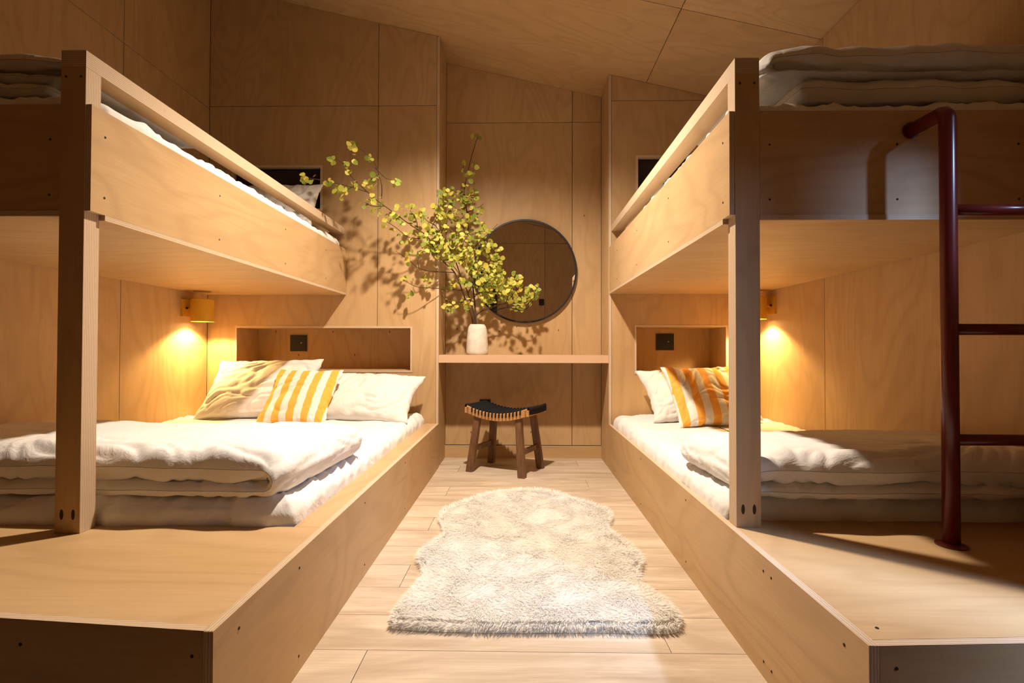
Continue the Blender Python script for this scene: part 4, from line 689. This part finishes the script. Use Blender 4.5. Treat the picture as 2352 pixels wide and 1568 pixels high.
  [(-0.239,3.611,1.416),(-0.294,3.548,1.281),(-0.248,3.653,1.323),(-0.281,3.622,1.334),(-0.268,3.571,1.375),(-0.244,3.689,1.324),(-0.339,3.685,1.382),(-0.320,3.564,1.324),(-0.187,3.541,1.360),(-0.292,3.629,1.410),(-0.205,3.543,1.321),(-0.319,3.599,1.346),(-0.305,3.649,1.359),(-0.286,3.647,1.409),(-0.249,3.548,1.360),(-0.311,3.548,1.357),(-0.315,3.630,1.381),(-0.197,3.672,1.322),(-0.184,3.547,1.347),(-0.336,3.668,1.390),(-0.190,3.572,1.368),(-0.275,3.687,1.416),(-0.301,3.655,1.369),(-0.316,3.534,1.322),(-0.224,3.680,1.315),(-0.235,3.571,1.304),(-0.243,3.617,1.419),(-0.224,3.541,1.358),(-0.276,3.536,1.413),(-0.201,3.544,1.395),(-0.289,3.536,1.275),(-0.221,3.588,1.380),(-0.238,3.543,1.395),(-0.236,3.566,1.296),(-0.132,3.660,1.314),(-0.148,3.661,1.289),(-0.129,3.528,1.318),(-0.134,3.666,1.339),(-0.133,3.628,1.294),(-0.230,3.518,1.305),(-0.174,3.651,1.382),(-0.182,3.604,1.392),(-0.227,3.516,1.365),(-0.142,3.647,1.282),(-0.196,3.658,1.370),(-0.170,3.543,1.396),(-0.188,3.664,1.377),(-0.177,3.572,1.270),(-0.229,3.648,1.334),(-0.174,3.516,1.355),(-0.127,3.598,1.376),(-0.186,3.539,1.331),(-0.217,3.573,1.365),(-0.147,3.513,1.320),(-0.107,3.521,1.345),(-0.234,3.598,1.301),(-0.118,3.575,1.292),(-0.139,3.599,1.389),(-0.124,3.590,1.320),(-0.194,3.629,1.399),(-0.189,3.646,1.377),(-0.186,3.584,1.265),(-0.182,3.615,1.263),(-0.250,3.626,1.329),(-0.262,3.577,1.226),(-0.284,3.667,1.200),(-0.226,3.541,1.223),(-0.247,3.616,1.295),(-0.209,3.653,1.226),(-0.246,3.660,1.227),(-0.251,3.669,1.181),(-0.209,3.700,1.237),(-0.248,3.687,1.207),(-0.277,3.562,1.232),(-0.266,3.691,1.257),(-0.229,3.681,1.183),(-0.224,3.674,1.313),(-0.207,3.675,1.249),(-0.237,3.650,1.263),(-0.220,3.561,1.198),(-0.257,3.654,1.311),(-0.228,3.547,1.230),(-0.277,3.700,1.262),(-0.202,3.597,1.194),(-0.266,3.594,1.180),(-0.291,3.691,1.312),(-0.241,3.619,1.270),(-0.201,3.690,1.198),(-0.264,3.568,1.300),(-0.250,3.678,1.196),(-0.295,3.602,1.273),(-0.269,3.628,1.187),(-0.225,3.663,1.199),(-0.240,3.638,1.251),(-0.132,3.620,1.275),(-0.171,3.635,1.303),(-0.080,3.585,1.311),(-0.155,3.522,1.298),(-0.090,3.627,1.253),(-0.079,3.611,1.260),(-0.075,3.651,1.238),(-0.145,3.545,1.272),(-0.122,3.605,1.288),(-0.156,3.599,1.214),(-0.131,3.524,1.234),(-0.135,3.554,1.290),(-0.148,3.614,1.312),(-0.065,3.630,1.266),(-0.059,3.634,1.273),(-0.076,3.600,1.285),(-0.137,3.587,1.233),(-0.098,3.576,1.282),(-0.129,3.622,1.314),(-0.159,3.523,1.224),(-0.171,3.512,1.275),(-0.098,3.575,1.259),(-0.086,3.673,1.218),(-0.103,3.619,1.215),(-0.106,3.583,1.215),(-0.097,3.668,1.244),(-0.084,3.544,1.220),(-0.124,3.645,1.245),(-0.145,3.673,1.219),(-0.131,3.648,1.200),(-0.084,3.624,1.204),(-0.094,3.532,1.191),(-0.110,3.630,1.228),(-0.123,3.607,1.239),(-0.041,3.521,1.272),(0.013,3.613,1.325),(0.004,3.586,1.291),(-0.001,3.620,1.330),(-0.013,3.591,1.278),(-0.049,3.590,1.348),(-0.059,3.646,1.318),(-0.021,3.646,1.320),(-0.043,3.654,1.365),(-0.019,3.565,1.325),(0.010,3.617,1.319),(-0.045,3.545,1.345),(-0.051,3.524,1.280),(0.005,3.587,1.315),(0.047,3.655,1.233),(0.136,3.601,1.236),(0.081,3.532,1.171),(0.062,3.590,1.244),(0.059,3.688,1.243),(0.123,3.674,1.271),(0.040,3.676,1.239),(0.125,3.689,1.275),(0.115,3.614,1.228),(0.099,3.660,1.258),(0.069,3.648,1.203),(0.042,3.675,1.256),(0.100,3.610,1.249),(0.042,3.586,1.207),(0.108,3.634,1.212),(0.082,3.541,1.184),(0.056,3.580,1.189),(0.128,3.657,1.213),(0.069,3.659,1.203),(0.078,3.568,1.258),(-0.033,3.557,1.128),(0.017,3.589,1.123),(-0.008,3.596,1.173),(-0.050,3.572,1.153),(0.021,3.647,1.183),(0.029,3.558,1.160),(-0.002,3.611,1.139),(-0.021,3.669,1.148),(-0.033,3.688,1.200),(-0.067,3.545,1.145),(-0.377,3.539,1.256),(-0.344,3.625,1.273),(-0.361,3.668,1.265),(-0.348,3.626,1.305),(-0.362,3.672,1.298),(-0.378,3.561,1.274),(-0.312,3.593,1.250),(-0.315,3.578,1.249),(-0.168,3.599,1.422),(-0.166,3.619,1.441),(-0.149,3.553,1.374),(-0.176,3.577,1.401),(-0.142,3.555,1.424),(-0.161,3.625,1.442),(-0.262,3.681,1.156),(-0.292,3.673,1.139),(-0.241,3.603,1.153),(-0.265,3.618,1.132),(-0.270,3.645,1.169),(-0.290,3.690,1.197)]),
}

# ================================================================== reading lamps
yel = plain('mustard_enamel', (.62, .34, .03), .38, .45)
def lamp(sgn, xw, yc, zp, label):
    """sgn: direction from the wall into the room"""
    t = thing('reading_lamp', (xw, yc, zp - .06), label, 'wall lamp', 'reading lamps')
    a, b = sorted((xw, xw + sgn * .014)); pl = obj('wall_plate', MB().box(a, b, yc - .056, yc + .056, zp - .056, zp + .056), yel, t, bevel=.002)
    obj('switch_knob', MB().disc((xw + sgn * .018, yc - .022, zp + .0), 0, .007, .007, .012, 14), black, pl)
    xc = xw + sgn * .108
    obj('arm', MB().tube([(xw + sgn * .012, yc, zp), (xc - sgn * .05, yc, zp)], .009, 12), yel, t, smooth=True)
    z0, z1, r = zp - .088, zp + .055, .069
    obj('lamp_shade', MB().lathe([(r - .004, z0 + .03), (r - .004, z0), (r, z0), (r, z1), (r - .006, z1 + .003), (.001, z1 + .003)], 40, (xc, yc), close=False), yel, t, smooth=False)
    obj('diffuser', MB().lathe([(.001, z0 + .012), (r - .005, z0 + .012), (r - .005, z0 + .016)], 36, (xc, yc), close=False), emit('lamp_diffuser', (1.0, .80, .42), 14.0), t)
    l = bpy.data.lights.new('reading_lamp_beam', 'SPOT'); l.energy = READ_POWER; l.color = READ_COL; l.spot_size = R(136); l.spot_blend = .35; l.shadow_soft_size = .03
    o = bpy.data.objects.new('reading_lamp_beam', l); C.objects.link(o); o.location = (xc, yc, z0 + .010); return t
lamp(+1, XL, 3.31, 1.079, 'mustard yellow cylinder reading lamp on the wall by the double bed')
lamp(-1, XR, 3.31, 1.100, 'mustard yellow cylinder reading lamp half hidden behind the ladder bunk post')

# ================================================================== sockets and switches
def socket(x0, x1, z0, z1, y, label, d=.010, dot=True, cat='socket'):
    t = tag(obj('wall_socket', MB().box(x0, x1, y - d if d > 0 else y, y if d > 0 else y - d, z0, z1), black, bevel=.002), label, cat)
    if dot:
        xm = x0 + (x1 - x0) * .68; zm = (z0 + z1) / 2 + .002
        obj('indicator', MB().box(xm - .005, xm + .005, y - d - .001, y - d + .001, zm - .0025, zm + .0025), plain('indicator_white', (.8, .75, .7), .4, .4), t)
    return t
socket(-1.728, -1.605, .797, .918, 3.835, 'square black socket in the reading niche of the double bed')
socket(1.018, 1.148, .811, .934, 3.845, 'square black socket in the reading niche of the single bed')
socket(-.302, -.220, .355, .437, YA, 'small black socket low on the alcove wall behind the stool', dot=False)
socket(.305, .388, 1.52, 1.62, YF, 'small black switch plate on the wall seen in the mirror', d=-.010, dot=False, cat='light switch')

# ================================================================== alcove: shelf, mirror, vase
mb = MB().box(AL + .001, AR - .001, YB - .001, YA - .001, .722, .776, 1, 1, 0)
shelf = tag(obj('wall_shelf', mb, [ply('x'), plain('shelf_lipping', (.62, .41, .26), .5, .3)], bevel=.001), 'thick plywood shelf spanning the alcove under the round mirror', 'shelf')
mc = (.035, 1.4035)
mir = thing('round_mirror', (mc[0], YA - .02, mc[1] - .39), 'large round mirror in a thin black frame on the alcove wall', 'mirror')
n = 96; prof = [(.378, YA - .030), (.391, YA - .030), (.391, YA - .001), (.378, YA - .001)]
fr = MB(); vs = [(mc[0] + r_ * math.cos(2 * math.pi * k / n), y_, mc[1] + r_ * math.sin(2 * math.pi * k / n)) for r_, y_ in prof for k in range(n)]
fr.add(vs, [(i * n + k, i * n + (k + 1) % n, ((i + 1) % 4) * n + (k + 1) % n, ((i + 1) % 4) * n + k) for i in range(4) for k in range(n)])
obj('frame', fr, plain('black_frame', (.015, .015, .016), .4, .4), mir, bevel=.001)
g_ = MB(); g_.prism([(mc[0] + .379 * math.cos(2 * math.pi * k / n), mc[1] + .379 * math.sin(2 * math.pi * k / n)) for k in range(n)], 1, YA - .022, YA - .004)
obj('mirror_glass', g_, plain('mirror_silver', (.92, .92, .92), .0, .5, 1.0), mir)
vx, vy = -.309, 3.70
vp = [(.074, .7765), (.0795, .785), (.0800, .80), (.0775, .86), (.0725, .925), (.0685, .958), (.0625, .978), (.0545, .990), (.0525, .994), (.047, .992), (.044, .97), (.05, .90), (.05, .81), (.001, .80)]
vase = tag(obj('stone_vase', MB().lathe(vp, 48, (vx, vy), close=False), stone(), smooth=True), 'pale stone vase with a tapering shoulder on the alcove shelf', 'vase')

# ================================================================== aspen branches
bark = plain('dark_bark', (.075, .045, .03), .8, .2)
def leaf_mesh(k):
    r_ = random.Random(k); ang = [0, .45, .95, 1.5, 2.05, 2.6, 3.05]; rad = [1.12, .93, .95, 1.0, 1.0, .93, .80]
    P = [(math.cos(a) * q, math.sin(a) * q * .96) for a, q in zip(ang, rad)]; out = [P[0]] + P[1:] + [(x, -y) for x, y in reversed(P[1:])]
    vs = [(-.05, 0, .04)]; cup = r_.uniform(-.18, .22); tip = r_.uniform(-.25, .1)
    for x, y in out: vs.append((x * .018, y * .018, (cup * y * y + tip * max(0, x) ** 2) * .018 + r_.uniform(-.001, .001)))
    vs[0] = (0, 0, -.001); m = len(out)
    fs = [(0, 1 + i, 1 + (i + 1) % m) for i in range(m)]
    me = bpy.data.meshes.new('leaf'); me.from_pydata(vs, [], fs); me.materials.append(leafmat()); me.polygons.foreach_set('use_smooth', [True] * len(fs)); me.update(); return me
LEAVES = [leaf_mesh(k) for k in range(5)]
LAB = {'up': 'upright aspen branch with small green yellow leaves, tallest in the stone vase', 'left': 'long aspen branch with yellow leaves reaching out to the left of the stone vase', 'mid': 'short dense aspen branch filling the middle of the bunch, against the alcove corner', 'right': 'aspen branch with green leaves hanging low in front of the round mirror'}
def smooth_path(p, m=6):
    p = [Vector(q) for q in p]; q = [p[0] * 2 - p[1]] + p + [p[-1] * 2 - p[-2]]; out = []
    for i in range(1, len(q) - 2):
        for k in range(m):
            t = k / m; a, b, c, d = q[i - 1], q[i], q[i + 1], q[i + 2]
            out.append(.5 * ((2 * b) + (c - a) * t + (2 * a - 5 * b + 4 * c - d) * t * t + (3 * b - a - 3 * c + d) * t ** 3))
    return out + [p[-1]]
for key, (stem, twigs, spots) in BRANCHES.items():
    q = random.Random(len(key) * 7)
    t = thing('aspen_branch', stem[0], LAB[key], 'branch', 'aspen branches in the stone vase')
    # the stem reaches down into the vase
    sp = smooth_path([(vx + (stem[0][0] - vx) * .3, vy, .83)] + list(stem)); nn = len(sp)
    obj('stem', MB().tube(sp, [.0052 * (1 - .75 * i / nn) + .0008 for i in range(nn)], 7), bark, t, smooth=True)
    allp = list(sp)
    for tw in twigs:
        tp = smooth_path(tw); m_ = len(tp); allp += tp
        obj('twig', MB().tube(tp, [.0028 * (1 - .7 * i / m_) + .0005 for i in range(m_)], 5), bark, t, smooth=True)
    pet = MB(); base_ = Vector(t.location)
    for p in spots:
        p = Vector(p); near = min(allp, key=lambda a: (a - p).length_squared); d = near - p
        if d.length > .055: near = p + d.normalized() * q.uniform(.03, .05) + Vector((0, 0, q.uniform(0, .02)))
        pet.tube([near, p + Vector((0, 0, .003))], .0006, 3, caps=False)
        lf = bpy.data.objects.new('leaf', LEAVES[q.randrange(5)]); C.objects.link(lf); lf.parent = t; lf.location = p - base_
        nrm = Vector((q.gauss(0, .6), -1.0 + q.gauss(0, .55), .45 + q.gauss(0, .6))).normalized()
        rot = nrm.to_track_quat('Z', 'Y').to_matrix().to_4x4() @ Matrix.Rotation(q.uniform(0, 6.28), 4, 'Z')
        lf.rotation_euler = rot.to_euler(); sc_ = q.uniform(.62, 1.22); lf.scale = (sc_, sc_ * q.uniform(.8, 1.05), sc_)
    tag(obj('leaf_stalks', pet, plain('leaf_stalk', (.36, .30, .08), .6, .2), t, fix=False), kind='stuff')

# ================================================================== stool
st = thing('wooden_stool', (-.095, 3.48, 0), 'dark wooden stool with a dipped black woven cord seat under the alcove shelf', 'stool', rz=math.atan2(-.427, .904))
def zs(a): return .396 + .048 * (a / .235) ** 2
for sa in (-1, 1):
    for sb in (-1, 1):
        f_ = Vector((sa * .192, sb * .150, 0)); tp = Vector((sa * .150, sb * .112, zs(.15) - .03)); mb = MB(); vs = []
        for c, wx, wy in ((f_, .024, .019), (tp, .021, .017)):
            vs += [(c.x + i * wx, c.y + j * wy, c.z) for i, j in ((-1, -1), (1, -1), (1, 1), (-1, 1))]
        mb.add(vs, [(0, 3, 2, 1), (4, 5, 6, 7)] + [(i, (i + 1) % 4, (i + 1) % 4 + 4, i + 4) for i in range(4)])
        obj('leg', mb, stained(), st, local=True, bevel=.002)
    q = .40; xb = sa * (.192 - .042 * q); ys = .150 - .038 * q
    obj('stretcher', MB().box(xb - .009, xb + .009, -ys, ys, .135, .168), stained(), st, local=True, bevel=.002)
A_ = np.linspace(-.222, .222, 25)
for sb in (-1, 1):                    # long curved seat rails
    mb = MB(); vs = []; y0_, y1_ = sorted((sb * .118, sb * .146))
    for a in A_:
        z = zs(a); vs += [(a, y0_, z - .050), (a, y1_, z - .050), (a, y1_, z), (a, y0_, z)]
    m_ = len(A_); mb.add(vs, [(0, 1, 2, 3), tuple(4 * m_ - 4 + k for k in (3, 2, 1, 0))] + [(4 * i + k, 4 * i + 4 + k, 4 * i + 4 + (k + 1) % 4, 4 * i + (k + 1) % 4) for i in range(m_ - 1) for k in range(4)])
    obj('seat_rail', mb, stained_light(), st, local=True, bevel=.003)
for sa in (-1, 1):                    # end rails
    a, b = sorted((sa * .208, sa * .236)); z = zs(.222)
    obj('end_rail', MB().box(a, b, -.146, .146, z - .050, z - .012), stained_light(), st, local=True, bevel=.004)
cordm = plain('black_cord', (.012, .012, .013), .75, .15)
mb = MB(); na, nb = 120, 14           # woven sheet: ribs across, wrapped down over both ends
prof = [(a, zs(a) + .004) for a in np.linspace(-.236, .236, na)]
prof = [(-.241, zs(.236) - .042)] + [(-.241, zs(.236) - .010)] + prof + [(.241, zs(.236) - .010), (.241, zs(.236) - .042)]
vs = []
for i, (a, z) in enumerate(prof):
    for b in np.linspace(-.138, .138, nb): vs.append((a, b, z + .0022 * math.sin(i * 1.57) - .004 * (1 - (b / .138) ** 2)))
mb.add(vs, [(i * nb + j, (i + 1) * nb + j, (i + 1) * nb + j + 1, i * nb + j + 1) for i in range(len(prof) - 1) for j in range(nb - 1)])
so = obj('woven_seat', mb, cordm, st, local=True, smooth=True); md = so.modifiers.new('thick', 'SOLIDIFY'); md.thickness = .004
for k in range(15):                   # cord loops hooked over the long rails
    a = -.178 + k * .0254
    for sb in (-1, 1):
        z = zs(a); obj('cord_loop', MB().tube([(a, sb * .125, z + .004), (a, sb * .144, z + .005), (a, sb * .151, z - .004), (a, sb * .151, z - .027)], .0052, 6), cordm, st, local=True, smooth=True)

# ================================================================== ladder
red = plain('oxblood_enamel', (.12, .012, .010), .28, .5)
yl, xs1, xs2 = 1.38, 1.143, 1.545
ld = thing('bunk_ladder', ((xs1 + xs2) / 2, yl, HP), 'oxblood red tubular steel ladder standing on the deck and hooked to the upper bunk', 'ladder')
for x in (xs1, xs2):
    el = [(x, yl, HP + .002), (x, yl, .8), (x, yl, 1.435)] + [(x, yl + .022 - .022 * math.cos(q), 1.435 + .024 * math.sin(q)) for q in (.5, 1.05)] + [(x - .001, yl + .022, 1.4595), (x - .003, 1.5062 + .001, 1.4595)]
    s_ = obj('stile', MB().tube(el, .0195, 20), red, ld, smooth=True)
    obj('foot_flange', MB().lathe([(.036, HP), (.036, HP + .003), (.028, HP + .006), (.0195, HP + .008)], 28, (x, yl)), red, s_, smooth=False)
    obj('wall_flange', MB().disc((x - .003, 1.5035, 1.4595), 1, .024, .024, .005, 24), red, s_)
for z in (.581, .874, 1.192): obj('rung', MB().tube([(xs1 + .012, yl, z), (xs2 - .012, yl, z)], .0150, 16), red, ld, smooth=True)

# ================================================================== sheepskin rug
OUT = [(.041,2.967),(-.156,2.898),(-.287,2.742),(-.397,2.552),(-.391,2.419),(-.34,2.246),(-.405,2.047),(-.401,1.961),(-.362,1.846),(-.359,1.742),(-.402,1.566),(-.397,1.516),(-.366,1.475),(-.115,1.462),(.256,1.469),(.44,1.466),(.49,1.509),(.493,1.597),(.435,1.743),(.454,1.881),(.485,2.001),(.462,2.136),(.408,2.318),(.451,2.47),(.443,2.606),(.318,2.756),(.189,2.924)]
cx, cy = .045, 2.10
rp = np.array([(p.x, p.y) for p in smooth_path([(x, y, 0) for x, y in OUT + OUT[:1]], 6)[:-1]])
rp = np.array([cx, cy]) + (rp - np.array([cx, cy])) * .965
rug = thing('sheepskin_rug', (cx, cy, 0), 'cream sheepskin shaped rug lying in the aisle', 'rug')
rings = [1.0, .985, .95, .9, .75, .55, .35, .15, 0.004]; hs = [.002, .012, .021, .025, .026, .026, .026, .026, .026]
m_ = len(rp); mb = MB(); vs = []
for q, h in zip(rings, hs): vs += [(cx + (x - cx) * q, cy + (y - cy) * q, h) for x, y in rp]
mb.add(vs, [(i * m_ + k, i * m_ + (k + 1) % m_, (i + 1) * m_ + (k + 1) % m_, (i + 1) * m_ + k) for i in range(len(rings) - 1) for k in range(m_)] + [tuple((len(rings) - 1) * m_ + k for k in range(m_))])
obj('backing', mb, furmat(), rug, smooth=True)
# wool: tapering blades, combed by a slow field
rs = np.random.RandomState(4); NF = 170000
def inside(p, poly):
    x, y = p[:, 0], p[:, 1]; ins = np.zeros(len(p), bool); j = len(poly) - 1
    for i in range(len(poly)):
        xi_, yi_ = poly[i]; xj_, yj_ = poly[j]
        c = ((yi_ > y) != (yj_ > y)) & (x < (xj_ - xi_) * (y - yi_) / (yj_ - yi_ + 1e-12) + xi_); ins ^= c; j = i
    return ins
p = np.stack([rs.uniform(rp[:, 0].min(), rp[:, 0].max(), NF), rs.uniform(rp[:, 1].min(), rp[:, 1].max(), NF)], 1); p = p[inside(p, rp)]
ein = inside((p - np.array([cx, cy])) * 1.035 + np.array([cx, cy]), rp)        # false close to the rim
N = len(p); ang = 3.0 * pn(p[:, 0] * 5, p[:, 1] * 5, 0, 41) + 2.2 * pn(p[:, 0] * 13, p[:, 1] * 13, 0, 42) + rs.normal(0, .35, N) - 1.4
lean = 1.08 + .22 * pn(p[:, 0] * 7, p[:, 1] * 7, 3, 43) + rs.normal(0, .10, N)
dirx, diry = np.cos(ang), np.sin(ang)
rv = p - np.array([cx, cy]); rv /= np.linalg.norm(rv, axis=1)[:, None] + 1e-9
dirx = np.where(ein, dirx, rv[:, 0] * .8 + dirx * .4); diry = np.where(ein, diry, rv[:, 1] * .8 + diry * .4)
ln = rs.uniform(.014, .024, N); z0 = np.where(ein, .0245, rs.uniform(.004, .024, N))
d3 = np.stack([dirx * np.sin(lean), diry * np.sin(lean), np.abs(np.cos(lean))], 1); d3 /= np.linalg.norm(d3, axis=1)[:, None]
sa = rs.uniform(0, 6.28, N); side = np.stack([np.cos(sa), np.sin(sa), 0 * sa], 1) * rs.uniform(.0008, .0015, N)[:, None]
b0 = np.column_stack([p, z0]); mid = b0 + d3 * (ln * .55)[:, None]; tipp = b0 + d3 * ln[:, None] + np.stack([dirx, diry, -.3 + 0 * dirx], 1) * (ln * .25)[:, None]
tipp[:, 2] = np.maximum(tipp[:, 2], .003)
V_ = np.stack([b0 - side, b0 + side, mid + side * .8, mid - side * .8, tipp], 1).reshape(-1, 3); k5 = np.arange(N)[:, None] * 5
Q4 = k5 + np.array([[0, 1, 2, 3]]); T3 = k5 + np.array([[3, 2, 4]])
me = bpy.data.meshes.new('wool_pile'); me.from_pydata((V_ - np.array([cx, cy, 0])).tolist(), [], Q4.tolist() + T3.tolist()); me.materials.append(furmat())
me.polygons.foreach_set('use_smooth', [True] * len(me.polygons)); me.update()
wo = bpy.data.objects.new('wool_pile', me); C.objects.link(wo); wo.parent = rug; tag(wo, kind='stuff')
